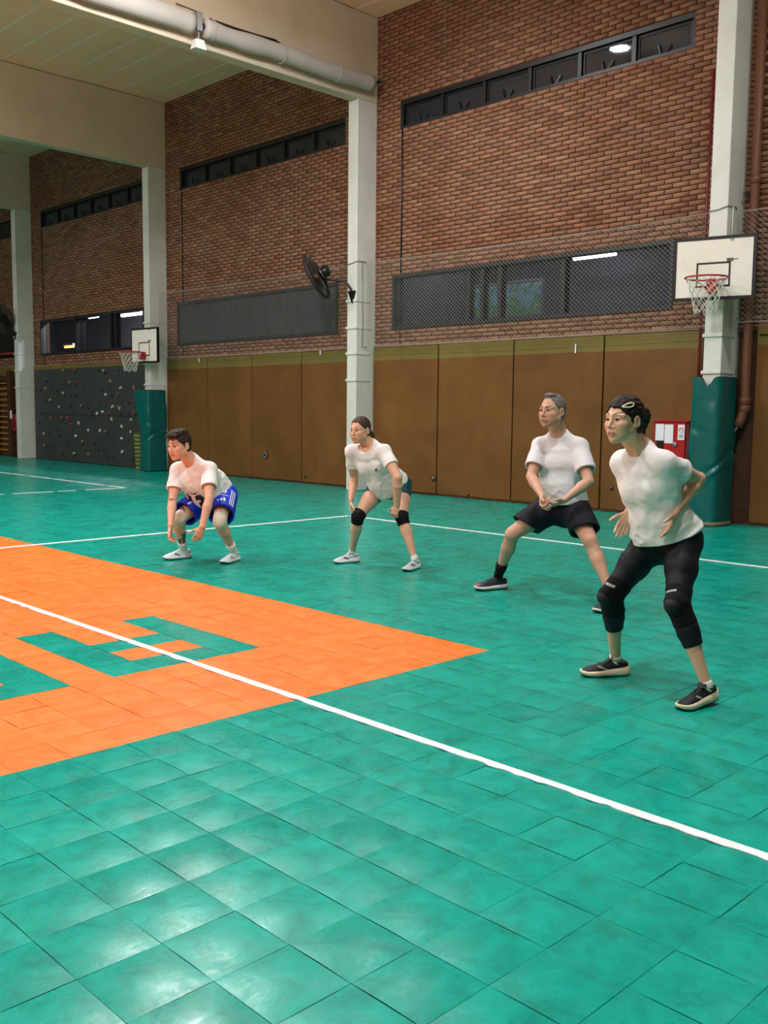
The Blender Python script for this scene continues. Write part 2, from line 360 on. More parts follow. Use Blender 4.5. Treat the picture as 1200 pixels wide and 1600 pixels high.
def lower_window(i, h, mull, sheet):
    x0, x1, z0, z1 = h; wn = empty('window_%d' % i, ((x0+x1)/2, YW, z0)); tag(wn, kind='structure'); L = lambda m, n, mt, p, **k: m.build(n, mt, p, loc=(-(x0+x1)/2, -YW, -z0), **k)
    f = MB(); y0, y1, t = YW-.02, YW+.16, .055
    f.box(x0, x1, y0, y1, z0, z0+t).box(x0, x1, y0, y1, z1-t, z1).box(x0, x0+t, y0, y1, z0+t, z1-t).box(x1-t, x1, y0, y1, z0+t, z1-t); L(f, 'frame', M['dark'], wn)
    ed = [x0+t]+[x0+m for m in mull]+[x1-t]
    for m in mull: L(MB().box(x0+m-.04, x0+m+.04, YW+.02, YW+.15, z0+t, z1-t), 'mullion', M['dark'], wn)
    for a, b in zip(ed[:-1], ed[1:]): L(MB().box(a+.04, b-.04, YW+.09, YW+.096, z0+t, z1-t), 'pane', M['pane'], wn)
    if sheet: L(MB().box(x0+t, x1-t, YW+.005, YW+.008, z0+t, z1-t), 'mesh_screen', M['screen'], wn)
    return wn
for i, h in enumerate(UW[1:4]): upper_window(i+1, h)
for i, (h, mu) in enumerate(zip(LW[1:4], ((2.0, 2.3, 3.85, 4.1), (2.05, 2.35, 3.9, 4.2), (1.75, 2.05, 2.42, 3.65)))): lower_window(i+4, h, mu, i == 1)
for h in UW[:1]+UW[4:]+LW[:1]+LW[4:]: MB().box(h[0], h[1], YW+.05, YW+.2, h[2], h[3]).build('panel', M['dark'], wall)
# rooms behind the lower windows
rm = MB(); rm.box(-30.5, 5, 15.0, 15.2, 1.9, 5.3).box(-30.5, 5, YW+.27, 15.2, 1.7, 1.9).box(-30.5, 5, YW+.27, 15.2, 5.2, 5.3)
for x in (-30.5, -16.35, -9.5, -2.4, 4.8): rm.box(x-.06, x+.06, YW+.27, 15., 1.9, 5.2)
tag(rm.build('wall_outer', M['room']), kind='structure')
def room_tube(x, y, z, L, label, m='tube', rot=0):
    t = empty('tube_lamp', (x, y, z), rot); tag(t, label, 'lamp', None)
    MB().lathe([(.035, -L/2), (.035, L/2)], axis=(1,0,0), n=10).build('light_tube', M[m], t, True)
    MB().box(-L/2-.05, L/2+.05, -.06, .06, .04, .09).build('housing', M['white'], t); return t
room_tube(-6.6, 14.2, 4.33, .9, 'lit tube lamp seen through the netted window beside the large backboard')
room_tube(-21.1, 13.2, 4.10, 1.5, 'long lit tube lamp behind the window left of the far backboard')
room_tube(-23.5, 13.2, 4.17, .55, 'short lit tube lamp behind the middle of the window above the climbing wall')
room_tube(-19.5, 12.6, 4.04, .6, 'short lit tube lamp showing just above the far backboard')
room_tube(-23.9, 12.6, 3.27, .55, 'small warm lamp low behind the left part of the window above the climbing wall', 'warm')
for x, e in ((-6.2, 60), (-12.8, 50), (-20., 420), (-8.9, 45), (-21.8, 320)):                    # area lights added to brighten the rooms behind and the mural
    ld = bpy.data.lights.new('room_fill', 'AREA'); ld.shape = 'RECTANGLE'; ld.size = 1.6; ld.size_y = .3; ld.energy = e; ld.color = (.93, .96, 1.)
    lo = bpy.data.objects.new('room_fill_light', ld); lo.location = (x, 12.8, 5.1); COL.objects.link(lo)
mu = empty('wall_mural', (-8.9, 14.0, 3.35)); tag(mu, 'bright blue and green leafy picture seen through the netted window', 'picture')
m = NT('mural_print'); g = m.n('TexCoord').outputs['Object']; n1 = m.noise(2.6, 5, .6, g, 1.5); n2 = m.noise(9, 4, .6, g)
cc = m.ramp(n1, [(.3, srgb('3f6f86')), (.45, srgb('86aeb8')), (.52, srgb('527d50')), (.62, srgb('93ad68')), (.72, srgb('33606f'))]); cc = m.mix(.4, cc, m.ramp(n2, [(.35, srgb('123a4a')), (.65, srgb('cfe6ea'))]), 'OVERLAY')
m.col(cc); m.set(Roughness=.6)
MB().box(-1.22, 1.26, .0, .03, .0, .62).build('print', m.m, mu)
f = MB(); f.box(-1.26, 1.3, -.02, .05, -.04, 0).box(-1.26, 1.3, -.02, .05, .62, .66); f.box(-1.26, -1.22, -.02, .05, 0, .62).box(1.26, 1.3, -.02, .05, 0, .62); f.build('frame', M['steel'], mu)

# brown boards along the foot of the wall
PJ = {-9.29: [-9.27, -7.66, -6.035, -4.36, -2.63], -16.28: [-16.24, -14.58, -12.95, -11.32, -9.6], -2.32: [-2.05, -.42, 1.2, 2.85, 4.35], -30.23: [-30.1, -28.5, -26.9, -25.2, -23.56], -23.26: [-23.2, -21.5, -19.9, -18.2, -16.6]}
for key, js in PJ.items():
    for a, b in zip(js[:-1], js[1:]):
        x0, x1 = a+.012, b-.012; y = YW-.045-random.uniform(0, .012)
        MB().box(x0, x1, y, YW+.012, .035, 2.60+random.uniform(-.008, .008)).build('panel', M['panel'], wall, bevel=.006)
tag(MB().box(-31, 10, YW-.035, YW+.0, 0, .034).build('baseboard_back', M['wood']), kind='structure')
tag(MB().box(-31, 10, YW-.03, YW+.008, 2.612, 2.632).build('trim_1', M['ledge']), 'thin pale ledge above the brown boards', kind='structure')

# ------------------------------------------------------------------ pillars, beams, ceiling, other walls
for k, x in enumerate(BAYX[1:7]):
    p = MB().box(x-PW, x, PY, YW+.05, 0, ZB).build('pillar', M['white'], bevel=.012); tag(p, kind='structure')
    for z in (3.43, 2.95, 2.49, 2.01):
        if k == 4 and z > 2.6: continue
        MB().box(x-PW-.018, x+.010, PY-.02, YW-.12, z-.022, z+.022).build('strap', M['white'], p, bevel=.005)
    b = MB().box(x-PW-.005, x+.005, -14, YW+.05, ZB, ZC).build('beam', M['cream'], bevel=.015); tag(b, kind='structure')
ceil = MB().box(-31, 10, -14, YW+.3, ZC+.02, ZC+.3).build('ceiling', M['soffit']); tag(ceil, kind='structure')
for k, (xa, xb) in enumerate(zip(BAYX[1:6], BAYX[2:7])):
    y = YW-.52
    for j in range(39):
        a, b = y-.645, y-.012 ; y -= .65
        if j == 0: MB().box(xa+.01, xb-PW-.01, y+.65, YW, ZC-.004, ZC+.03).build('plank', M['soffit'], ceil)
        if b < -14: break
        MB().box(xa+.01, xb-PW-.01, a, b, ZC, ZC+.03).build('plank', M['soffit'], ceil, bevel=.006); MB().box(xa+.01, xb-PW-.01, b-.004, b+.016, ZC-.002, ZC+.01).build('joint_strip', M['tape'], ceil)
tag(MB().box(-31.2, -31, -14, YW+.3, 0, ZC).build('wall_left', M['brick']), kind='structure')
tag(MB().box(10, 10.2, -14, YW+.3, 0, ZC).build('wall_right', M['brick']), kind='structure')
tag(MB().box(-31, 10, -14.2, -14, 0, ZC).build('wall_front', M['brick']), kind='structure')

# ------------------------------------------------------------------ sculpting: signed-distance fields meshed with surface nets
A3 = lambda *a: np.array(a, float)
def unit(v): v = np.array(v, float); return v/np.linalg.norm(v)
def lerp(a, b, t): return np.asarray(a, float)*(1-t)+np.asarray(b, float)*t
def ortho(d, n): d = unit(d); n = np.array(n, float); n = unit(n-d*(n@d)); return d, n, np.cross(d, n)
_LAT = np.random.default_rng(11).uniform(-1, 1, (32, 32, 32)).astype(np.float32)
def vnoise(X, Y, Z):
    X, Y, Z = np.broadcast_arrays(X, Y, Z); o = []
    for q in (X, Y, Z): i = np.floor(q).astype(int); f = (q-i).astype(np.float32); o.append((i % 32, (i+1) % 32, f*f*(3-2*f)))
    (a0, a1, fa), (b0, b1, fb), (c0, c1, fc) = o; L = _LAT
    g = lambda i, j: L[i, j, c0]*(1-fc)+L[i, j, c1]*fc
    return (g(a0, b0)*(1-fb)+g(a0, b1)*fb)*(1-fa)+(g(a1, b0)*(1-fb)+g(a1, b1)*fb)*fa
class SDF:
    def __init__(s, lo, hi, h):
        s.lo = np.array(lo, float); s.h = h; s.n = np.ceil((np.array(hi, float)-s.lo)/h).astype(int)+2
        s.ax = [(s.lo[i]+h*np.arange(s.n[i])).astype(np.float32) for i in range(3)]; s.D = np.full(s.n, .2, np.float32)
    def blk(s, lo, hi, pad):
        a = np.clip(np.floor((np.array(lo)-pad-s.lo)/s.h).astype(int), 0, s.n); b = np.clip(np.ceil((np.array(hi)+pad-s.lo)/s.h).astype(int)+1, 0, s.n)
        sl = tuple(slice(i, j) for i, j in zip(a, b)); x, y, z = (s.ax[i][sl[i]] for i in range(3))
        return sl, x[:, None, None], y[None, :, None], z[None, None, :]
    def op(s, f, lo, hi, k, mode):
        sl, X, Y, Z = s.blk(lo, hi, k+3*s.h)
        if 0 in s.D[sl].shape: return s
        a = s.D[sl]; b = f(X, Y, Z).astype(np.float32)
        if mode == 'sub': b = -b; g = np.clip(.5-.5*(a-b)/k, 0, 1) if False else np.clip(.5+.5*(a-b)/k, 0, 1); s.D[sl] = b*(1-g)+a*g+k*g*(1-g)
        else: g = np.clip(.5+.5*(b-a)/k, 0, 1); s.D[sl] = b*(1-g)+a*g-k*g*(1-g)
        return s
    def cap(s, a, b, ra, rb, k=.01, mode='add'):
        a, b = np.array(a, float), np.array(b, float); d = b-a; L2 = d@d+1e-12; r = max(ra, rb)
        def f(X, Y, Z):
            t = np.clip(((X-a[0])*d[0]+(Y-a[1])*d[1]+(Z-a[2])*d[2])/L2, 0, 1)
            return np.sqrt((X-a[0]-t*d[0])**2+(Y-a[1]-t*d[1])**2+(Z-a[2]-t*d[2])**2)-(ra+(rb-ra)*t)
        return s.op(f, np.minimum(a, b)-r, np.maximum(a, b)+r, k, mode)
    def ball(s, c, r, k=.01, mode='add'): return s.cap(c, np.array(c)+1e-5, r, r, k, mode)
    def ell(s, c, axes, rad, k=.01, mode='add'):
        c = np.array(c, float); Ax = [np.array(a, float) for a in axes]; rad = np.array(rad, float); r = max(rad)
        def f(X, Y, Z):
            x, y, z = X-c[0], Y-c[1], Z-c[2]; k0 = 0; k1 = 0
            for a, q in zip(Ax, rad): u = x*a[0]+y*a[1]+z*a[2]; k0 = k0+(u/q)**2; k1 = k1+(u/q/q)**2
            k0 = np.sqrt(k0); return k0*(k0-1)/(np.sqrt(k1)+1e-9)
        return s.op(f, c-r, c+r, k, mode)
    def ecap(s, a, b, side, ra, rb, k=.02, mode='add', flat=.6):      # swept ellipse; ra, rb = (side, front) radii at both ends
        a, b = np.array(a, float), np.array(b, float); d = b-a; L = np.linalg.norm(d); d = d/L; u = unit(np.array(side, float)-d*(np.array(side, float)@d)); v = np.cross(d, u)
        r = max(*ra, *rb)
        def f(X, Y, Z):
            x, y, z = X-a[0], Y-a[1], Z-a[2]; w_ = x*d[0]+y*d[1]+z*d[2]; t = np.clip(w_/L, 0, 1); e = w_-t*L
            p = x*u[0]+y*u[1]+z*u[2]; q = x*v[0]+y*v[1]+z*v[2]
            r1 = ra[0]+(rb[0]-ra[0])*t; r2 = ra[1]+(rb[1]-ra[1])*t; r3 = np.minimum(r1, r2)*flat
            k0 = np.sqrt((p/r1)**2+(q/r2)**2+(e/r3)**2); k1 = np.sqrt((p/r1/r1)**2+(q/r2/r2)**2+(e/r3/r3)**2)
            return k0*(k0-1)/(k1+1e-9)
        return s.op(f, np.minimum(a, b)-r, np.maximum(a, b)+r, k, mode)
    def plane(s, p, n, k=.003, lo=None, hi=None):                     # keep the side n points away from (cut what lies beyond p along n)
        p = np.array(p, float); n = unit(n)
        lo_ = s.lo if lo is None else np.array(lo); hi_ = s.lo+s.h*s.n if hi is None else np.array(hi)
        return s.op(lambda X, Y, Z: -((X-p[0])*n[0]+(Y-p[1])*n[1]+(Z-p[2])*n[2])+0*X*Y*Z, lo_, hi_, k, 'sub')
    def warp(s, f): 
        X, Y, Z = s.ax[0][:, None, None], s.ax[1][None, :, None], s.ax[2][None, None, :]
        m = np.abs(s.D) < .05
        I = np.nonzero(m); s.D[I] += f(s.ax[0][I[0]], s.ax[1][I[1]], s.ax[2][I[2]]).astype(np.float32); return s
    def mesh(s):
        D = s.D; D[0] = D[-1] = .1; D[:, 0] = D[:, -1] = .1; D[:, :, 0] = D[:, :, -1] = .1
        S = D < 0; c = np.zeros(np.array(S.shape)-1, np.uint8)
        offs = [(i, j, k) for i in (0, 1) for j in (0, 1) for k in (0, 1)]; nx, ny, nz = c.shape
        for i, j, k in offs: c += S[i:i+nx, j:j+ny, k:k+nz]
        I = np.nonzero((c > 0) & (c < 8)); N = len(I[0]); val = np.stack([D[I[0]+i, I[1]+j, I[2]+k] for i, j, k in offs], 1)
        P = np.zeros((N, 3)); cnt = np.zeros(N); of = np.array(offs, float)
        for a in range(8):
            for b in range(a+1, 8):
                if np.abs(of[a]-of[b]).sum() != 1: continue
                va, vb = val[:, a], val[:, b]; m = (va < 0) != (vb < 0); t = np.where(m, va/(va-vb+1e-12*(va == vb)), 0)
                P[m] += of[a]+t[m][:, None]*(of[b]-of[a]); cnt[m] += 1
        P = (P/cnt[:, None]+np.stack(I, 1))*s.h+s.lo
        idx = np.full(c.shape, -1, np.int32); idx[I] = np.arange(N); Q = []
        for ax in range(3):
            sl0 = [slice(1, -1)]*3; sl1 = [slice(1, -1)]*3; sl0[ax] = slice(0, -1); sl1[ax] = slice(1, None)
            A_, B_ = S[tuple(sl0)], S[tuple(sl1)]; E = np.nonzero(A_ != B_); sg = A_[E]
            g = [e+1 for e in E]; g[ax] = E[ax]; u, v = (ax+1) % 3, (ax+2) % 3
            def cell(du, dv):
                q = list(g); q[u] = g[u]-du; q[v] = g[v]-dv; return idx[tuple(q)]
            q = np.stack([cell(1, 1), cell(0, 1), cell(0, 0), cell(1, 0)], 1); q[~sg] = q[~sg][:, ::-1]; Q.append(q)
        Q = np.concatenate(Q); return P, Q[(Q >= 0).all(1)]
def smoothed(P, Q, it=2, lam=.5):
    for _ in range(it):
        acc = np.zeros_like(P); cnt = np.zeros(len(P))
        for a in range(4):
            b = (a+1) % 4; np.add.at(acc, Q[:, a], P[Q[:, b]]); np.add.at(acc, Q[:, b], P[Q[:, a]]); np.add.at(cnt, Q[:, a], 1); np.add.at(cnt, Q[:, b], 1)
        P = P+lam*(acc/np.maximum(cnt, 1)[:, None]-P)
    return P
def joined(parts):
    V, F, n = [], [], 0
    for P, Q in parts: V.append(P); F.append(Q+n); n += len(P)
    return np.concatenate(V), np.concatenate(F)

# ------------------------------------------------------------------ materials of the players
def mat_skin(name, c):
    m = NT(name); at = m.n('VertexColor', layer_name='tint'); g = m.n('TexCoord').outputs['Object']
    f = m.noise(9, 4, .6, g); b = srgb(c)
    base = m.ramp(f, [(.3, (b[0]*.92, b[1]*.88, b[2]*.86)), (.7, (min(1, b[0]*1.06), b[1]*1.04, b[2]*1.04))])
    m.col(m.mix(1., base, at.outputs['Color'], 'MULTIPLY')); m.set(Roughness=.5, Specular_IOR_Level=.35, Subsurface_Weight=.12, Subsurface_Scale=.012)
    m.b.inputs['Subsurface Radius'].default_value = (1, .35, .2); m.bump(m.noise(300, 2, .5, g), .08, .002); return m.m
def mat_cloth(name, c, rough=.85, var=.05, weave=500, bump=.25, sheen=.0):
    m = NT(name); g = m.n('TexCoord').outputs['Object']; b = srgb(c); f = m.noise(12, 4, .6, g)
    m.col(m.ramp(f, [(.3, tuple(x*(1-var) for x in b[:3])), (.7, tuple(min(1, x*(1+var)) for x in b[:3]))])); m.set(Roughness=rough, Specular_IOR_Level=.25, Sheen_Weight=sheen)
    h = m.math('ADD', m.math('MULTIPLY', m.noise(30, 3, .5, g, .8, (1, 1, .35)), 1.), m.math('MULTIPLY', m.noise(weave, 1, .5, g), .12)); m.bump(h, bump, .008); return m.m
def mat_hair(name, c, c2, stretch=(1, .12, 1)):
    m = NT(name); g = m.n('TexCoord').outputs['Object']; f = m.noise(170, 3, .6, g, .3, stretch)
    m.col(m.ramp(f, [(.3, srgb(c)), (.7, srgb(c2))])); m.set(Roughness=.55, Specular_IOR_Level=.22); m.bump(f, .5, .004); return m.m
def mat_eye():
    m = NT('eyeball'); o = m.n('TexCoord').outputs['Object']; sp = m.n('SeparateXYZ'); m.l(o, sp.inputs[0])
    r = m.math('DIVIDE', sp.outputs[0], .0125)                      # local +X looks ahead
    m.col(m.ramp(r, [(.0, srgb('d8d2ca')), (.70, srgb('d8d2ca')), (.74, srgb('3a2415')), (.955, srgb('4a2d1a')), (.965, (.004, .004, .004, 1))])); m.set(Roughness=.15); return m.m
for n, c in dict(tee='e9ebea', tee_grey='dcdde2', jersey='ecebe8').items(): M[n] = mat_cloth(n, c, var=.03)
M.update(eye=mat_eye(), navy=mat_cloth('navy_shorts', '0f1420', .7), teal=mat_cloth('teal_shorts', '0f4a4e', .6), blue=mat_cloth('blue_shorts', '1236c8', .6), tights=mat_cloth('black_tights', '10131c', .6),
    pad=mat_cloth('black_knee_pad', '060608', .8), padgloss=mat('pad_patch', '101213', .75), padskin=mat_cloth('cream_knee_pad', 'd9cdb8', .8), sock=mat_cloth('white_sock', 'e6e6e0'), sockb=mat_cloth('black_sock', '0b0b0d'),
    shoe_white=mat('white_shoe', 'd6dde0', .6, var=.08, scale=60), shoe_grey=mat('grey_shoe', 'c3cad6', .6, var=.1, scale=60), shoe_navy=mat('navy_shoe', '20283c', .65, var=.25, scale=60), shoe_black=mat('black_shoe', '15171d', .65, var=.3, scale=60),
    sole_cream=mat('cream_sole', 'e8dcbc', .5), sole_white=mat('white_sole', 'e6e8e8', .5), out_navy=mat('navy_outsole', '141c34', .6), out_black=mat('black_outsole', '0c0c0e', .6), red_toe=mat('red_toe', 'b23a2c', .5),
    ink=mat('dark_print', '1d1216', .6), white_print=mat('white_print', 'dfe6f2', .6), grey_mark=mat('grey_mark', 'b9bdbf', .6), grey_print=mat('grey_print', '8c8f96', .6), sky_print=mat('pale_blue_print', 'a9c4f0', .6), pink=mat('pink_band', 'c8505e', .6), ivory=mat('ivory_clip', 'e6e6bf', .3), gold=mat('gold', 'c9a85a', .25, .9))

def decal(name, mat_, parent, base, target, text=None, size=.1, c=(0,0,0), right=(1,0,0), up=(0,0,1), shapes=None, lift=.002, shear=0., sx=1., bold=0.):
    """flat print laid on a curved surface: letters or polygons projected onto the target mesh"""
    right, up = unit(right), np.array(up, float); up = unit(up-right*(up@right)); n = np.cross(right, up)
    bm = bmesh.new()
    if text:
        cu = bpy.data.curves.new('t', 'FONT'); cu.body = text; cu.size = 1; cu.align_x = 'CENTER'; cu.align_y = 'CENTER'; cu.shear = shear; cu.offset = bold; cu.resolution_u = 3
        ob = bpy.data.objects.new('t', cu); COL.objects.link(ob); dg = bpy.context.evaluated_depsgraph_get(); me = bpy.data.meshes.new_from_object(ob.evaluated_get(dg)); bm.from_mesh(me)
        bpy.data.objects.remove(ob); bpy.data.meshes.remove(me); bpy.data.curves.remove(cu)
    else:
        for poly in shapes: bm.faces.new([bm.verts.new((x, y, 0)) for x, y in poly])
    bmesh.ops.triangulate(bm, faces=bm.faces[:]); 
    for _ in range(3):
        es = [e for e in bm.edges if e.calc_length()*size > .012]
        if not es: break
        bmesh.ops.subdivide_edges(bm, edges=es, cuts=1); bmesh.ops.triangulate(bm, faces=bm.faces[:])
    c = np.array(c, float); bad = []
    for v in bm.verts:
        p = c+right*v.co.x*size*sx+up*v.co.y*size; hit = target.ray_cast(Vector(p+n*.25), Vector(-n), .6)
        if hit[0] is None: bad.append(v); continue
        v.co = Vector(np.array(hit[0])+np.array(hit[1])*lift-base)
    bmesh.ops.delete(bm, geom=bad, context='VERTS')
    me = bpy.data.meshes.new(name); bm.to_mesh(me); bm.free(); return link(name, me, mat_, parent)
def bvh(P, Q): return BVHTree.FromPolygons([tuple(p) for p in P], [tuple(int(i) for i in q) for q in Q])

# ------------------------------------------------------------------ one player
class Player:
    def __init__(s, label, J, face, H=1.72, hs=1., fem=False, skin='d0a58a', group=None):
        s.J = {k: np.array(v, float) for k, v in J.items()}; s.H = H; s.hs = hs; s.fem = fem; s.g = .90 if fem else 1.
        b = (s.J['La']+s.J['Ra'])/2; s.base = np.array([b[0], b[1], 0.]); s.o = empty('person', s.base); tag(s.o, label, 'person')
        J = s.J; s.hc = (J['Lh']+J['Rh'])/2; s.shc = (J['Ls']+J['Rs'])/2; s.U = unit(s.shc-s.hc)
        l0 = unit(J['Lh']-J['Rh']); l1 = unit(J['Ls']-J['Rs']); s.L0 = unit(l0-s.U*(l0@s.U)); s.L1 = unit(l1-s.U*(l1@s.U)); s.F0 = np.cross(s.L0, s.U); s.F1 = np.cross(s.L1, s.U)
        s.hF, s.hU, _ = ortho(face, (0, 0, 1)); s.hL = np.cross(s.hU, s.hF); s.hC = J['head']; s.skin = mat_skin('skin_'+skin, skin); s.parts = []
    def out(s, name, PQ, m, parent=None, sm=0, shade=True):
        P, Q = PQ
        if sm: P = smoothed(P, Q, sm)
        return link(name, np_mesh(name, P-s.base, Q), m, parent or s.o, shade)
    def hp(s, f, u, l): return s.hC+s.hs*(f*s.hF+u*s.hU+l*s.hL)
    def grid(s, pts, pad, h): P = np.array(pts); return SDF(P.min(0)-pad, P.max(0)+pad, h)
    def at(s, t, l=0, f=0):                                           # a point of the trunk: t from hips (0) to shoulders (1)
        c = lerp(s.hc, s.shc, t); L = unit(lerp(s.L0, s.L1, t)); F = unit(lerp(s.F0, s.F1, t)); return c+l*L+f*F
    def head(s, h=.0027, jaw=1., nose=1., brow=0., beard=0., lip='c98a80'):
        G = s.grid([s.hp(f, u, l) for f in (.08, -.07) for u in (.08, -.07) for l in (.05, -.05)]+[s.J['neck'], s.shc], .078, h); p = s.hp; k = s.hs; E = (s.hL, s.hF, s.hU)
        R = lambda *a: tuple(x*k for x in a)
        nb = lerp(s.J['neck'], s.shc, .35)
        G.ecap(p(-.022, -.045, 0), nb-.015*s.F1, s.hL, (.052*k*s.g, .056*k*s.g), (.068*s.g, .066*s.g), .02)
        G.cap(nb, s.J['Ls']*.55+nb*.45, .05*s.g, .045*s.g, .03); G.cap(nb, s.J['Rs']*.55+nb*.45, .05*s.g, .045*s.g, .03)
        for d in (1, -1): G.cap(p(-.01, -.06, d*.055), lerp(s.J['neck'], s.shc, .7)+.030*s.F1+d*.018*s.L1, .012*k, .010, .022)     # neck muscle
        G.ell(p(-.014, .038, 0), E, R(.0745, .098, .084), .01)
        G.ell(p(.020, -.014, 0), E, R(.0645 if s.fem else .0675, .077, .100), .03)
        G.ell(p(.05, -.07, 0), E, R(.043*jaw, .042, .042), .025)
        for d in (1, -1):
            G.cap(p(.002, -.052, d*.056*jaw), p(.062, -.094, d*.020*jaw), .017*k, .016*k, .022)
            G.ball(p(.050, -.055, d*.034*jaw), .030*k, .03)
            G.ell(p(.062, -.022, d*.042), E, R(.024, .026, .022), .025)
            G.cap(p(.090, .030, d*.012), p(.066, .026, d*.052), (.0105+brow)*k, .010*k, .014)
        G.ball(p(.079, -.102, 0), (.0165 if s.fem else .019)*k, .02)
        for d in (1, -1): G.ball(p(.0965, .009, d*.031), .0135*k, .014, 'sub')
        for d in (1, -1):
            G.ell(p(.079, .007, d*.031), E, R(.0150, .0112, .0120), .003)
            G.cap(p(.0905, .0140, d*.020), p(.0850, .0128, d*.044), .0048*k, .0044*k, .003); G.cap(p(.0895, -.0035, d*.021), p(.084, -.0025, d*.043), .003*k, .003*k, .003)
        G.cap(p(.090, .020, 0), p(.105+.006*nose, -.024, 0), .0085*k, .0115*k*nose, .012)
        G.ball(p(.108+.006*nose, -.031, 0), .0108*k*nose, .006)
        for d in (1, -1): G.ball(p(.098, -.034, d*.0125), .0092*k*nose, .006); G.ball(p(.1025, -.0425, d*.0072), .0042*k, .003, 'sub')
        G.ell(p(.090, -.063, 0), E, R(.026, .016, .022), .012)
        G.cap(p(.098, -.0605, -.012), p(.098, -.0605, .012), .0058*k, .0058*k, .006); G.cap(p(.098, -.0605, .012), p(.088, -.0650, .025), .0055*k, .0025*k, .006); G.cap(p(.098, -.0605, -.012), p(.088, -.0650, -.025), .0055*k, .0025*k, .006)
        G.cap(p(.096, -.0735, -.011), p(.096, -.0735, .011), .0072*k, .0072*k, .007)
        for d in (1, -1): G.cap(p(.1055, -.0670, 0), p(.090, -.0675, d*.024), .0022*k, .0015*k, .003, 'sub')
        for d in (1, -1):                                             # ears
            a = unit(s.hL*d*.9+s.hF*.12); e2 = unit(np.cross(s.hU, a)); c = p(-.012, -.004, d*.079)
            G.ell(c, (a, e2, unit(s.hU-s.hF*.25)), R(.0090, .0215, .032), .005); G.ell(c+a*.008*k-e2*.0*k, (a, e2, s.hU), R(.006, .0105, .018), .004, 'sub'); G.ball(p(-.002, -.030, d*.0735), .0085*k, .006)
        P, Q = G.mesh(); s.headPQ = (P, Q)
        q = (P-s.hC)/k; f, u, l = q@s.hF, q@s.hU, q@s.hL; T_ = np.ones((len(P), 3)); al = np.abs(l)
        def blend(w_, c): T_[:] = T_*(1-w_[:, None])+np.array(c)*w_[:, None]
        g = lambda x, w_: np.exp(-(x/w_)**2)
        blend(.30*g(u+.028, .022)*g(al-.045, .02)*(f > .03), (1.05, .72, .68))                            # cheeks
        blend(.25*g(u+.03, .012)*g(al, .014)*(f > .09), (1.02, .74, .70))
        lips = np.clip(1-np.abs(u+.067)/(.0135-.10*al*al/.025), 0, 1)*(al < .026)*(f > .075); blend(np.clip(lips*2.2, 0, .85), np.array(srgb(lip)[:3])/np.array(srgb('d0a58a')[:3]))
        blend(.9*g(u+.0672, .0016)*(al < .023)*(f > .08), (.30, .14, .12))
        bl = np.clip(1-np.abs(u-(.0305+.010*np.sin(np.clip((al-.012)/.045, 0, 1)*2.2)-(-.0005 if s.fem else .003)))/(.0050 if s.fem else .0055), 0, 1)*(al > .013)*(al < .056)*(f > .05); blend(np.clip(bl*1.8, 0, .88 if s.fem else .85), s.browcol)
        blend(.30*g(u-.006, .014)*g(al-.031, .017)*(f > .06), (.80, .60, .55))  # shade of the eye sockets painted into the skin tint
        lash = np.clip(1-np.abs(u-.0155)/.0028, 0, 1)*(al > .018)*(al < .046)*(f > .07); blend(.7*lash, (.16, .10, .08))
        if beard: blend(beard*np.clip((-.045-u)/.03, 0, 1)*np.clip((f+.01)/.05, 0, 1)*(u > -.125), (.62, .58, .56))
        s.headT = T_
    def hand(s, G, wrist, d, n, left, curl, thumb=.5, spread=.0, size=1.):
        d, n, _ = ortho(d, n); sd = np.cross(n, d) if left else np.cross(d, n); z = size*s.g*1.03; w_ = np.array(wrist, float)
        k0 = w_+d*.012*z
        G.ecap(w_-d*.01, w_+d*.045*z, sd, (.026*z, .019*z), (.037*z, .0155*z), .012, flat=.8); G.ecap(w_+d*.04*z, w_+d*.088*z, sd, (.038*z, .0155*z), (.040*z, .0125*z), .01, flat=.5)
        G.ell(w_+d*.042*z+sd*.024*z+n*.008*z, (d, sd, n), (.030*z, .014*z, .012*z), .012)
        for i, (o, L, st) in enumerate(((.031, .074, .088), (.0105, .083, .094), (-.0105, .077, .091), (-.030, .060, .083))):
            r = w_+d*st*z+sd*o*z; a = unit(d+sd*o*spread*14); p0 = r; c = curl[i]; ang = 0
            for q, (fr, rr, rr2) in enumerate(((.46, .0092, .0084), (.30, .0084, .0076), (.24, .0076, .0064))):
                ang += c*(.75, 1., .7)[q]; t = a*math.cos(ang)+n*math.sin(ang); p1 = p0+t*L*fr*z; G.cap(p0, p1, rr*z, rr2*z, .0035); p0 = p1
        p0 = w_+d*.030*z+sd*.030*z+n*.006*z; t = unit(sd*(.75-.35*thumb)+d*.75+n*(.25+.5*thumb))
        for q, (L, r0, r1) in enumerate(((.040, .0125, .0108), (.033, .0105, .0092), (.026, .0092, .0070))):
            p1 = p0+t*L*z; G.cap(p0, p1, r0*z, r1*z, .005); p0 = p1; t = unit(t+d*.28+n*.12*thumb*2)
    def arm(s, sd, hand, h=.003, fat=1.):
        S_, E, W = s.J[sd+'s'], s.J[sd+'e'], s.J[sd+'w']; d = unit(hand['d']); g = s.g*fat
        G = s.grid([S_, E, W, W+d*.2], .075, h)
        G.cap(S_, lerp(S_, E, .35), .054*g, .050*g, .01); G.cap(lerp(S_, E, .3), E, .050*g, .039*g, .02)
        m = lerp(E, W, .28); ax = unit(W-E); out = np.cross(ax, unit(E-S_)); out = unit(out) if np.linalg.norm(out) > .1 else s.L1
        G.cap(E, m, .039*g, .043*g, .012); G.ecap(m, W, np.cross(ax, hand['n']), (.043*g, .042*g), (.0285*g, .0215*g), .012)
        G.ball(E-unit(lerp(S_, W, .5)-E)*.008, .020*g, .02)
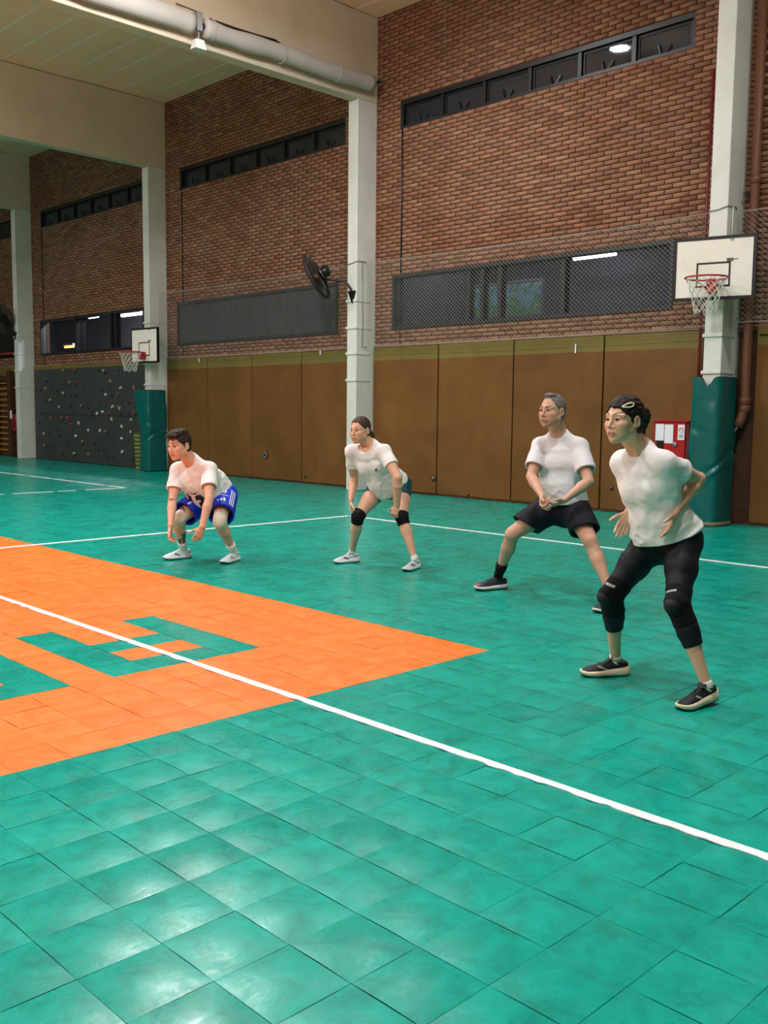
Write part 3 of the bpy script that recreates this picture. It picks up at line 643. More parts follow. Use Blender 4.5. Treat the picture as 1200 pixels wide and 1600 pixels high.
        G.ell(lerp(S_, E, .55)+.008*unit(lerp(S_, W, .5)-E), (unit(E-S_), out, np.cross(unit(E-S_), out)), (.085*g, .045*g, .045*g), .03)
        s.hand(G, W+ax*.0, hand['d'], hand['n'], sd == 'L', hand['curl'], hand.get('thumb', .5), hand.get('spread', 0), hand.get('size', 1.))
        s.parts.append(G.mesh())
    def legframe(s, sd):
        H_, K, A_ = s.J[sd+'h'], s.J[sd+'k'], s.J[sd+'a']; ax = unit(A_-K); bis = K-lerp(H_, A_, .5); bis = unit(bis) if np.linalg.norm(bis) > .02 else s.F0
        side = unit(np.cross(ax, bis)); return ax, np.cross(side, ax), side, bis, np.cross(side, bis)
    def legs(s, h=.006, fat=1.):
        J = s.J; g = s.g*fat; G = s.grid([J[k] for k in ('Lh', 'Rh', 'Lk', 'Rk', 'La', 'Ra')]+[s.hc, s.at(.9)], .17, h); G0 = 1.
        s.trunk(G, 0)
        for sd in 'LR':
            H_, K, A_ = J[sd+'h'], J[sd+'k'], J[sd+'a']; ax, fw, side, bis, kx = s.legframe(sd)
            G.ecap(H_, lerp(H_, K, .5), side, (.098*g, .102*g), (.080*g, .086*g), .03); G.ecap(lerp(H_, K, .45), K, side, (.080*g, .086*g), (.056*g, .058*g), .03)
            G.ell(K+bis*.012, (side, bis, kx), (.047*g, .045*g, .055*g), .02)
            b = lerp(K, A_, .32)-fw*.013
            G.ecap(K, lerp(K, A_, .35)-fw*.008, side, (.052*g, .050*g), (.050*g, .054*g), .02); G.ecap(lerp(K, A_, .3)-fw*.006, lerp(K, A_, .95), side, (.050*g, .054*g), (.029*g, .034*g), .02)
            G.ell(b, (side, fw, ax), (.047*g, .042*g, .125*g), .03); G.cap(A_, A_-A3(0, 0, .03), .030*g, .031*g, .01)
        s.parts.append(G.mesh())
    def trunk(s, G, e, hip=(.155, .115), waist=(.132, .098), chest=(.158, .115), top=(.15, .085), k=.05, low=-.06):
        g = .93 if s.fem else 1.; a = lambda r: (r[0]*g+e, r[1]*g+e)
        if s.fem: hip = (hip[0]*1.07, hip[1]*1.03); waist = (waist[0]*.94, waist[1]*.94)
        G.ecap(s.at(low), s.at(.13), s.L0, a(hip), a(hip), k); G.ecap(s.at(.1), s.at(.42), s.L0, a(hip), a(waist), k); G.ecap(s.at(.4), s.at(.75), unit(s.L0+s.L1), a(waist), a(chest), k); G.ecap(s.at(.72), s.at(.93), s.L1, a(chest), a(top), k)
        G.cap(s.J['Ls'], s.J['Rs'], .050*g+e*.6, .050*g+e*.6, .04); return G
    def finish(s):
        V, F = joined([s.headPQ]+s.parts); me = np_mesh('body', V-s.base, F); me.materials.append(s.skin)
        T_ = np.ones((len(V), 4), np.float32); T_[:len(s.headT), :3] = s.headT
        for fn in getattr(s, 'inks', []): fn(V, T_)
        ca = me.color_attributes.new('tint', 'FLOAT_COLOR', 'POINT'); ca.data.foreach_set('color', T_.ravel()); s.bodyo = link('body', me, None, s.o, True)
        for d in (1, -1):
            mb = MB(); r = .0125*s.hs; mb.lathe([(r*math.sin(t), -r*math.cos(t)) for t in np.linspace(0.02, math.pi-.02, 14)], axis=(1, 0, 0), n=20)
            e = mb.build('eye', M['eye'], s.o, True); e.location = s.hp(.0822, .0065, d*.031)-s.base; look = unit(s.hF+s.hL*s.gaze); u = unit(s.hU-look*(s.hU@look)); l = np.cross(u, look)
            e.rotation_euler = Matrix((look, l, u)).transposed().to_euler()
        s.bv = bvh(V, F)
    gaze = .25; browcol = (.22, .14, .10)
    # --- clothes
    def shirt(s, m, ease=.018, sleeve=.62, hem=-.02, h=.0055, belly=None, bust=0., drape=(), fold=.006, sl_r=(.066, .076), hemr=None, name='shirt', seed=0., neck=.062, hemn=None):
        J = s.J; G = s.grid([s.at(hem-.08), s.at(1.), J['Ls'], J['Rs'], J['Le'], J['Re'], J['Lh'], J['Rh']], .20, h)
        s.trunk(G, ease, low=hem); g = s.g
        if hemr: G.ecap(s.at(hem-.05), s.at(.3), s.L0, hemr, (.150*g+ease, .112*g+ease), .05)
        if belly: G.ell(s.at(belly[0], 0, belly[1]), (s.L0, s.F0, s.U), belly[2], .05)
        if bust:
            for d in (1, -1): G.ell(s.at(.70, d*.068, .085), (s.L1, s.F1, s.U), (.068*bust, .062*bust, .075*bust), .04)
        for c, r in drape: G.ell(c, (s.L0, np.cross(s.L0, A3(0, 0, 1)), A3(0, 0, 1)) if abs(s.L0[2]) < 1e-3 else (s.L0, s.F0, s.U), r, .08)
        nb = lerp(J['neck'], s.shc, .25)
        for q, dl in ((J['Ls'], 1), (J['Rs'], -1)): G.cap(nb-s.F1*.01, lerp(nb, q, .8), .064*g, .044*g, .05); G.cap(q-s.U*.01, s.at(.58, dl*.105, .03), .050*g+ease*.5, .055*g+ease*.5, .05)
        ends = []
        for sd in 'LR':
            S_, E = J[sd+'s'], J[sd+'e']; a = unit(E-S_); e = lerp(S_, E, sleeve); side = np.cross(a, s.U); side = unit(side) if np.linalg.norm(side) > .2 else s.F1
            G.ecap(S_-a*.01, e+a*.03, side, (sl_r[0]*g, sl_r[0]*g*.95), (sl_r[1]*g, sl_r[1]*g*.98), .022); ends.append((e, a))
        ph = seed*7.3
        def folds(x, y, z):
            P = np.stack([x, y, z], -1); q = P-s.hc; u = q@s.U; l = q@s.L0; f = q@s.F0
            n1 = vnoise(l*8+ph, f*8+ph, u*5+ph); n2 = vnoise(l*13+u*8+ph, f*11, u*14-l*7+ph); n3 = vnoise(l*9-u*9+ph, f*9+ph, u*17+l*8)
            rid = lambda n: np.exp(-(n/.34)**2)
            low = np.clip(1.25-u/.55, .40, 1.15)
            return -(rid(n2)*.75+rid(n3)*.6-n1*.9-.45)*fold*low
        G.warp(folds)
        for e, a in ends: G.plane(e, a, .003, e-.105, e+.105+0*a) if False else s.cut(G, e, a, .12)
        hn = unit(-s.U if hemn is None else hemn); G.plane(s.at(hem), hn, .004)
        for (e, a), sd in zip(ends, 'LR'): G.cap(e-a*.004, e+a*.03, (sl_r[1]-.019)*g, (sl_r[1]-.017)*g, .003, 'sub')
        nc = lerp(J['neck'], s.shc, .16); d0 = unit(s.U*.75+s.F1*.62); G.cap(nc+.0*d0, nc+.17*d0, neck*g, neck*1.15*g, .012, 'sub')
        P, Q = G.mesh(); P = smoothed(P, Q, 1, .35); s.shirtPQ = (P, Q); s.shirtb = bvh(P, Q); s.shirto = s.out(name, (P, Q), m); return s.shirto
    def cut(s, G, e, a, r):                                           # trim a sleeve or leg end: remove a slab just beyond the plane
        e, a = np.array(e), unit(a); lo, hi = e+a*r*.5-r*1.2, e+a*r*.5+r*1.2; b, c, _ = ortho(a, (.3, .5, .8))
        def f(X, Y, Z):
            x, y, z = X-e[0], Y-e[1], Z-e[2]; t = x*a[0]+y*a[1]+z*a[2]; rad = np.sqrt(np.maximum(x*x+y*y+z*z-t*t, 0)); return np.maximum(np.maximum(-t, t-r), rad-r)
        G.op(f, lo, hi, .003, 'sub')
    def collar(s, m, neck=.062, r=.006):                              # a ribbed ring laid along the rim of the neck hole
        P, Q = s.shirtPQ; nc = lerp(s.J['neck'], s.shc, .16); pts = []
        d0 = unit(s.U*.75+s.F1*.62); u, v = s.L1, np.cross(d0, s.L1)
        for t in np.linspace(0, 2*math.pi, 40, endpoint=False):
            di = math.cos(t)*u+math.sin(t)*v; best = None
            k = neck*s.g*1.05; o = nc+di*k; hit = s.shirtb.ray_cast(Vector(o+d0*.25), Vector(-d0), .40)
            if hit[0] is not None: best = np.array(hit[0])
            if best is not None: pts.append(best+d0*.0005-di*.002)
        if len(pts) < 20: return
        pts = np.array(pts)
        for _ in range(2): pts = (np.roll(pts, 1, 0)+np.roll(pts, -1, 0)+2*pts)/4
        MB().tube(pts-s.base, r, 7, True).build('collar', m, s.shirto, True)
    def shorts(s, m, lens=.62, ease=.02, flare=.025, h=.0055, top=.16, name='shorts', fold=.005, hemn=None, solid=False):
        J = s.J; G = s.grid([J[k] for k in ('Lh', 'Rh', 'Lk', 'Rk')]+[s.at(top)], .19, h); g = s.g
        hw = (.155*(1.0 if s.fem else 1.0)+ease*.8, .115+ease*.8); G.ecap(s.at(-.08), s.at(top), s.L0, hw, (hw[0]-.012, hw[1]-.006), .05); G.ball(s.at(-.14, 0, 0), .10*g, .05)
        E = []
        for sd in 'LR':
            H_, K = J[sd+'h'], J[sd+'k']; a = unit(K-H_); side = np.cross(a, s.F0); side = unit(side) if np.linalg.norm(side) > .2 else s.L0; e = lerp(H_, K, lens)
            r0 = .104*g+ease; r1 = (.098-.030*lens)*g+ease+flare
            G.ecap(H_-a*.02, e+a*.04, side, (r0, r0), (r1, r1*1.03), .035 if not solid else .03); E.append((e, a, r1))
        ph = s.H*17
        if fold: G.warp(lambda x, y, z: (vnoise(x*13+ph, y*13, z*9)+.6*vnoise(x*25, y*25+ph, z*19))*fold)
        for e, a, r in E: s.cut(G, e, a if hemn is None else unit(a+A3(*hemn)), .17)
        if not solid:
            for e, a, r in E: G.cap(e-a*.04, e+a*.04, r-.018, r-.014, .003, 'sub')
        P, Q = G.mesh(); P = smoothed(P, Q, 1); s.shortb = bvh(P, Q); s.shorto = s.out(name, (P, Q), m); return s.shorto
    def tights(s, m, end=.55, h=.0055):
        J = s.J; G = s.grid([J[k] for k in ('Lh', 'Rh', 'Lk', 'Rk', 'La', 'Ra')]+[s.at(.2)], .17, h); g = s.g; e_ = .006
        s.trunk(G, e_+.004, low=-.12); G.ball(s.at(-.16), .095*g, .06)
        for sd in 'LR':
            H_, K, A_ = J[sd+'h'], J[sd+'k'], J[sd+'a']; ax, fw, side, bis, kx = s.legframe(sd)
            G.ecap(H_, lerp(H_, K, .5), side, (.106*g, .110*g), (.087*g, .093*g), .05); G.ecap(lerp(H_, K, .45), K, side, (.087*g, .093*g), (.062*g, .064*g), .03); G.ell(K+bis*.012, (side, bis, kx), (.052*g, .052*g, .058*g), .02)
            G.ecap(K, lerp(K, A_, .35)-fw*.008, side, (.058*g, .056*g), (.056*g, .060*g), .02); G.ecap(lerp(K, A_, .3)-fw*.006, lerp(K, A_, .95), side, (.056*g, .060*g), (.038*g, .043*g), .02); G.ell(lerp(K, A_, .32)-fw*.013, (side, fw, ax), (.053*g, .048*g, .13*g), .03)
        G.warp(lambda x, y, z: vnoise(x*20, y*20, z*34)*.0018)
        for sd in 'LR': s.cut(G, lerp(J[sd+'k'], J[sd+'a'], end), unit(J[sd+'a']-J[sd+'k']), .25)
        G.plane(s.at(.14), s.U, .004); P, Q = G.mesh(); s.shortb = bvh(P, Q); s.shorto = s.out('tights', (P, Q), m); return s.shorto
    def kneepad(s, sd, m, up=.24, dn=.26, r=(.066, .064), bulge=.012, h=.0045, name='knee_pad', pat=None, fatg=1.):
        J = s.J; H_, K, A_ = J[sd+'h'], J[sd+'k'], J[sd+'a']; g = s.g*fatg; ax, fw, side, bis, kx = s.legframe(sd); a0 = lerp(K, H_, up); a1 = lerp(K, A_, dn)
        G = s.grid([a0, K, a1], .13, h); G.ecap(a0+(a0-K)*.15, K, side, ((r[0]+.008)*g, (r[0]+.011)*g), (r[0]*g, r[1]*g), .02); G.ecap(K, lerp(K, a1, 1.15)-fw*.008, side, (r[0]*g, r[1]*g), ((r[0]-.004)*g, r[1]*g), .02)
        G.ell(K+bis*(.016+bulge*.4), (side, bis, kx), ((.050+bulge*.4)*g, (.047+bulge)*g, .066*g), .018); G.ell(lerp(K, A_, .32)-fw*.013, (side, fw, ax), (.052*g, .047*g, .125*g), .03)
        G.warp(lambda x, y, z: vnoise(x*30, y*30, z*45)*.002)
        s.cut(G, a0, unit(a0-K), .13); s.cut(G, a1, ax, .13); P, Q = G.mesh(); o = s.out(name, (P, Q), m)
        if pat: 
            G = s.grid([K], .12, h); G.ell(K+bis*(.024+bulge*.4)-kx*.012, (side, bis, kx), ((.046+bulge*.3)*g, (.047+bulge)*g, .05*g), .01); s.out('knee_cap', G.mesh(), pat, o)
        return o, bvh(P, Q), K, bis, -kx, side
    def sock(s, sd, m, top=.80):
        K, A_ = s.J[sd+'k'], s.J[sd+'a']; g = s.g; a = lerp(K, A_, top); r0 = .0385+(.95-top)*.035
        mb = MB(); ax = unit(A_-K); pts = [a, lerp(a, A_, .35), lerp(a, A_, .7), A_, A_-A3(0, 0, .02), A_-A3(0, 0, .04)]; mb.tube([p-s.base for p in pts], [r0*g, (r0-.001)*g, .0385*g, .0375*g, .035*g, .030*g], 20)
        return mb.build('sock', m, s.o, True)
    def shoe(s, sd, ang, L, up, sole, outs, lace, tilt=0., toe=None, stripe=None, heel=None, thick=.010):
        A_ = s.J[sd+'a']; d = A3(math.cos(math.radians(ang)), math.sin(math.radians(ang)), 0); n = A3(-d[1], d[0], 0)   # n points to the left of the toe direction
        o0 = A3(A_[0], A_[1], 0)-d*L*.27; tt = [0, .025, .07, .15, .27, .36, .45, .55, .66, .78, .88, .95, .985, 1.]
        w_ = np.array([.012, .026, .032, .036, .036, .0355, .036, .039, .0435, .0455, .041, .030, .018, .006])*L/.28*(1.02 if not s.fem else .98); hh = np.array([.060, .074, .078, .078, .080, .090, .084, .073, .066, .058, .050, .042, .036, .030])*L/.28
        inn = -1 if sd == 'L' else 1; cen = np.array([0, 0, 0, 0, 0, .001, .002, .003, .004, .004, .006, .008, .010, .010])*inn
        rise = np.array([.006, .003, .001, 0, 0, 0, 0, 0, 0, .001, .004, .009, .013, .016])
        W = lambda x, y, z: o0+d*(x*L)+n*y+A3(0, 0, z)
        if tilt:
            piv = o0+d*L*.72; c_, s_ = math.cos(tilt), math.sin(tilt); W0 = W
            def W(x, y, z): q = W0(x, y, z)-piv; f = q@d; zz = q[2]; q2 = (q@n)*n+d*(f*c_+zz*s_)+A3(0, 0, -f*s_+zz*c_); return piv+q2
        nu = 26; V = []
        for t, w, h_, c, r in zip(tt, w_, hh, cen, rise):
            for k in range(nu):
                a = 2*math.pi*k/nu; cx, sx = math.cos(a), math.sin(a); e = .62
                y = c+w*np.sign(cx)*abs(cx)**e; lo = .014+r; z = lo+(h_-lo)*(max(sx, 0)**.75) if sx > 0 else lo+.003*sx
                y = c+(y-c)*(1-(.36 if t > .4 else (-.12 if t < .3 else .06))*max(sx, 0)**1.6)
                V.append(W(t, y, z)-s.base)
        mb = MB(); mb.grid(V, nu, len(tt), True, True); so = mb.build('shoe', up, s.o, True); P = np.array(mb.v)+s.base; Q = [f for f in mb.f]; sb = BVHTree.FromPolygons([tuple(p) for p in P], Q)
        def slab(z0, z1, ex, m, nm):
            V = []; ts = np.concatenate([np.linspace(0, .1, 6), np.linspace(.18, .9, 12), np.linspace(.93, 1, 6)])
            W2 = np.interp(ts, tt, w_)+ex; C2 = np.interp(ts, tt, cen); R2 = np.interp(ts, tt, rise)
            for t, w, c, r in zip(ts, W2, C2, R2):
                tx = t+(ex/L)*(t-.5)*2; hl = thick*max(0, 1-t*1.6)-.010*max(0, (t-.72)/.28) if nm == 'midsole' else 0
                V += [W(tx, c-w, z0+r)-s.base, W(tx, c-w-.001, (z0+z1)/2+r)-s.base, W(tx, c-w+.003, z1+r+hl)-s.base, W(tx, c+w-.003, z1+r+hl)-s.base, W(tx, c+w+.001, (z0+z1)/2+r)-s.base, W(tx, c+w, z0+r)-s.base]
            return MB().grid(V, 6, len(ts), True, True).build(nm, m, so, True)
        slab(.006, .030+thick*.15, .004, sole, 'midsole'); slab(0, .0085, .0035, outs, 'outsole')
        lb = MB()
        for q in range(5):
            t = .37+q*.058; h_ = np.interp(t, tt, hh); c = np.interp(t, tt, cen); w = np.interp(t, tt, w_)*.52
            lb.tube([W(t+sg*.012*0+.01*(k_ % 2), c+k_*w, h_+.003-.012*k_*k_)-s.base for k_ in (-1, -.5, 0, .5, 1) for sg in (1,)], .0032, 6)
        t = .36; h_ = np.interp(t, tt, hh); lb.tube([W(t+.02*math.sin(a*2), .022*math.cos(a)*1.2, h_+.010+.006*math.sin(a))-s.base for a in np.linspace(0, 6.28, 14)], .003, 6); lb.build('laces', lace, so, True)
        tg = MB(); tg.grid([W(x, y, z)-s.base for x, z in ((.30, .105), (.36, .103), (.44, .088)) for y, in ((-.02,), (-.01,), (.01,), (.02,))], 4, 3).build('tongue', up, so, True)
        ring = [W(.185+.145*math.cos(a), .0345*math.sin(a)*L/.28, np.interp(.185+.145*math.cos(a), tt, hh)-.001)-s.base for a in np.linspace(0, 2*math.pi, 24, endpoint=False)]
        MB().tube(ring, .006, 8, True).build('collar', lace if heel is None else heel, so, True)
        if stripe:
            for sg in (1, -1): decal('side_stripe', stripe, so, s.base, sb, c=W(.5, 0, .045), right=d*sg, up=(0, 0, 1), size=1, shapes=[[(-.05, .012), (-.035, .016), (.03, -.012), (.05, -.014), (.02, -.018), (-.03, .002)]], lift=.0015)
        if toe: decal('toe_cap', toe, so, s.base, sb, c=W(.93, 0, .03), right=-n, up=(0, 0, 1), size=1, shapes=[[(-.05, -.02), (.05, -.02), (.05, .012), (.03, .022), (-.03, .022), (-.05, .012)]], lift=.0012)
        return so
    def hair(s, m, front=(.078, .088), ear=(.012, .0), infl=.007, nape=-.065, extra=(), cuts=(), h=.003, noise=.003, pre=None, name='hair'):
        p = s.hp; k = s.hs; E = (s.hL, s.hF, s.hU); G = s.grid([p(f, u, l) for f in (.15, -.21) for u in (.16, -.17) for l in (.09, -.09)], .015, h)
        G.ell(p(-.016, .040, 0), E, [(x+infl)*k for x in (.0765, .100, .086)], .01); G.ell(p(-.045, -.01, 0), E, [(x+infl)*k for x in (.062, .056, .075)], .02)
        def ff(X, Y, Z):
            x, y, z = X-s.hC[0], Y-s.hC[1], Z-s.hC[2]; f = (x*s.hF[0]+y*s.hF[1]+z*s.hF[2])/k; u = (x*s.hU[0]+y*s.hU[1]+z*s.hU[2])/k; l = (x*s.hL[0]+y*s.hL[1]+z*s.hL[2])/k
            fl, ul = front; fe, ue = ear; dx, dy = fe-fl, ue-ul; Ln = math.hypot(dx, dy); nx, ny = dy/Ln, -dx/Ln       # front-facing normal of the hairline
            if nx < 0: nx, ny = -nx, -ny
            wv = .004*np.sin(l*120+u*60)
            d1 = (f-fl)*nx+(u-ul)*ny+wv-1.2*l*l*(1 if True else 0)
            low = nape-u; d2 = np.where(f > ear[0]-.02, (ue-.025)-u, low)                                        # nothing below the ear line in front, below the nape behind
            return -np.maximum(d1, d2)*k
        lo, hi = G.lo, G.lo+G.h*G.n; G.op(ff, lo, hi, .004, 'sub')
        for kind, *a in extra:
            if kind == 'cap': G.cap(p(*a[0]), p(*a[1]), a[2]*k, a[3]*k, a[4])
            else: G.ell(p(*a[0]), E, [x*k for x in a[1]], a[2])
        for d in (1, -1): G.ell(p(-.009, -.006, d*.088), E, [x*k for x in (.020, .0245, .034)], .006, 'sub')
        for kind, *a in cuts: G.ell(p(*a[0]), E, [x*k for x in a[1]], .004, 'sub')
        G.warp(lambda x, y, z: noise*vnoise(*[((np.stack([x, y, z], -1)-s.hC)@ax_)*q for ax_, q in ((s.hF, 35), (s.hL, 110), (s.hU, 80))]))
        P, Q = G.mesh(); o = s.out(name, (P, Q), m, sm=1); s.hairb = bvh(P, Q); s.hairo = o; return o

# ------------------------------------------------------------------ the four players
def woman_front():
    s = Player('woman in white tee, black tights and knee pads, ivory hair clip, crouching nearest the camera',
        dict(head=(1.0, 3.06, 1.425), neck=(1.02, 3.192, 1.285), Ls=(1.170, 3.175, 1.205), Le=(1.222, 3.452, 1.119), Lw=(1.208, 3.252, .954), Rs=(.885, 3.245, 1.198), Re=(.880, 3.500, 1.055), Rw=(.915, 3.288, .928), Lh=(1.185, 3.390, .805), Rh=(1.003, 3.398, .785), Lk=(1.295, 3.150, .492), Rk=(.895, 3.163, .478), La=(1.453, 3.184, .098), Ra=(.839, 3.322, .098)),
        (-.18, -.98, -.02), 1.66, .98, True, 'dbb397')
    s.browcol = (.20, .13, .10); s.head(jaw=.84, nose=.90, brow=-.003, lip='b9776c')
    s.arm('L', dict(d=(-.10, -.50, -.86), n=(-.62, -.50, .45), curl=(.22, .20, .22, .26), thumb=.55, spread=.006)); s.arm('R', dict(d=(-.14, -.50, -.86), n=(.62, -.50, .42), curl=(.22, .14, .16, .22), thumb=.1, spread=.016))
    s.legs(.006); s.finish()
    s.shirt(M['tee'], .018, .50, .045, hemn=(.20, .32, -1), hemr=(.198, .168), drape=[(s.at(.22, 0, .07), (.13, .085, .16))], bust=.78, sl_r=(.060, .080), seed=1, neck=.066, fold=.008); s.collar(M['tee'], .066, .0055)
    s.tights(M['tights'], .52)
    for sd in 'LR':
        o, bv, K, fw, ax, side = s.kneepad(sd, M['pad'], .22, .26, (.066, .067), .018, pat=M['padgloss'], fatg=1.03)
        c = K-ax*.060; cv = unit(fw+.35*A3(.5, -.85, 0)); r = np.cross(-ax, cv); x = -1.9; gl = []
        for w_, hole in ((.55, 0), (.22, 0), (.7, 1), (.7, 1), (.25, 0), (.6, 0)):
            if hole: gl += [[(x, -.4), (x+w_, -.4), (x+w_, -.15), (x, -.15)], [(x, .15), (x+w_, .15), (x+w_, .4), (x, .4)], [(x, -.15), (x+.2, -.15), (x+.2, .15), (x, .15)], [(x+w_-.2, -.15), (x+w_, -.15), (x+w_, .15), (x+w_-.2, .15)]]
            else: gl += [[(x, -.4), (x+w_, -.4), (x+w_, .4), (x, .4)]]
            x += w_+.10
        decal('pad_mark', M['grey_mark'], o, s.base, bv, size=.0155, c=c, right=r, up=-ax, lift=.003, shapes=gl)
    s.shoe('L', -101, .265, M['shoe_black'], M['sole_cream'], M['out_black'], M['black'], tilt=.10, stripe=M['grey_print'], thick=.022); s.shoe('R', -128, .275, M['shoe_black'], M['sole_cream'], M['out_black'], M['black'], stripe=M['grey_print'], thick=.022)
    s.sock('L', M['sock'], .96); s.sock('R', M['sock'], .96)
    s.hair(mat_hair('dark_brown_hair', '0d0907', '2c1d15'), (.086, .070), (.016, -.004), .009, -.07, extra=[('ell', (-.122, .034, .01), (.036, .036, .040), .010), ('ell', (-.150, .022, .016), (.026, .026, .042), .012), ('cap', (-.135, .01, .01), (-.128, -.085, .018), .028, .012, .02), ('cap', (-.09, -.035, .03), (-.085, -.105, .025), .022, .008, .02)], noise=.0045)
    # clip, earring, wristband
    pts = []
    for t in np.linspace(0, 2*math.pi, 30, endpoint=False):
        f, u = .042-.028*math.cos(t), .078+.009*math.sin(t)*(1.0+.45*math.cos(t))-.012*-math.cos(t)*.5
        o_ = s.hp(f, u, .30); hit = s.hairb.ray_cast(Vector(o_), Vector(-s.hL-0*s.hU), .6)
        if hit[0] is not None: pts.append(np.array(hit[0])+s.hL*.003-s.base)
    if len(pts) > 10: MB().tube(pts, .0036, 8, True).build('hair_clip', M['ivory'], s.o, True)
    e = s.hp(-.004, -.040, .076); MB().tube([e+.009*(math.cos(a)*s.hF+math.sin(a)*s.hU)-s.base-A3(0, 0, .006) for a in np.linspace(0, 6.28, 16, endpoint=False)], .002, 6, True).build('earring', M['gold'], s.o, True)
    W, E_ = s.J['Rw'], s.J['Re']; ax = unit(W-E_); u, v, _ = ortho(np.cross(ax, (0, 0, 1)), ax); b_ = np.cross(ax, u); c = W-ax*.012
    MB().tube([c+.0275*(math.cos(a)*u+math.sin(a)*b_)-s.base for a in np.linspace(0, 6.28, 22, endpoint=False)], .0028, 6, True).build('wristband', M['pink'], s.o, True)
def man_grey():
    s = Player('grey-haired man in white tee and navy shorts standing astride with hands clasped',
        dict(head=(-.838, 4.995, 1.470), neck=(-.845, 5.09, 1.318), Ls=(-.690, 5.160, 1.195), Le=(-.514, 5.046, .935), Lw=(-.590, 4.831, .792), Rs=(-.990, 5.065, 1.195), Re=(-.945, 4.885, .955), Rw=(-.712, 4.725, .815), Lh=(-.742, 5.190, .700), Rh=(-.925, 5.160, .700), Lk=(-.428, 4.965, .480), Rk=(-1.085, 4.838, .486), La=(-.185, 4.910, .098), Ra=(-1.297, 4.936, .100)),
        (-.04, -.995, .02), 1.78, 1.07, False, 'c9a088')
    s.browcol = (.22, .19, .17); s.head(jaw=1.06, nose=1.12, brow=.0015, beard=.35, lip='b47f76')
    s.arm('L', dict(d=(-.50, -.80, -.34), n=(-.45, .05, .85), curl=(1.0, 1.0, 1.0, 1.0), thumb=-.4, size=1.0)); s.arm('R', dict(d=(.45, -.50, -.74), n=(.62, .25, .6), curl=(.95, .95, .95, .95), thumb=.6, size=1.02))
    s.legs(.006); s.finish()
    s.shirt(M['tee_grey'], .022, .70, .10, belly=(.32, .075, (.15, .10, .16)), sl_r=(.070, .082), seed=2, neck=.071, hemr=(.205, .165), fold=.0055); s.collar(M['tee_grey'], .071, .0065)
    s.shorts(M['navy'], .68, .022, .016, top=.12, hemn=(0, 0, -.7))
    decal('short_mark', M['grey_print'], s.shorto, s.base, s.shortb, c=lerp(s.J['Lh'], s.J['Lk'], .55)+.05*s.L0, right=(.75, .65, -.2), up=(0, 0, 1), size=.06, shapes=[[(-.5, .15), (-.1, .05), (.5, -.25), (.35, -.05), (.0, .15), (-.3, .25)]], lift=.003)
    s.sock('R', M['sockb'], .68); s.sock('L', M['sockb'], .80)
    s.shoe('R', -112, .30, M['shoe_navy'], M['sole_white'], M['out_black'], M['black'], toe=M['red_toe']); s.shoe('L', -88, .30, M['shoe_navy'], M['sole_white'], M['out_black'], M['black'])
    a = lerp(s.J['Rk'], s.J['Ra'], .80)
    s.hair(mat_hair('grey_hair', '3b3b3a', '8f8d8a', (1, .4, 1)), (.064, .098), (.012, .004), .005, -.062, extra=[('ell', (.03, .118, .0), (.05, .04, .016), .015)], noise=.003)
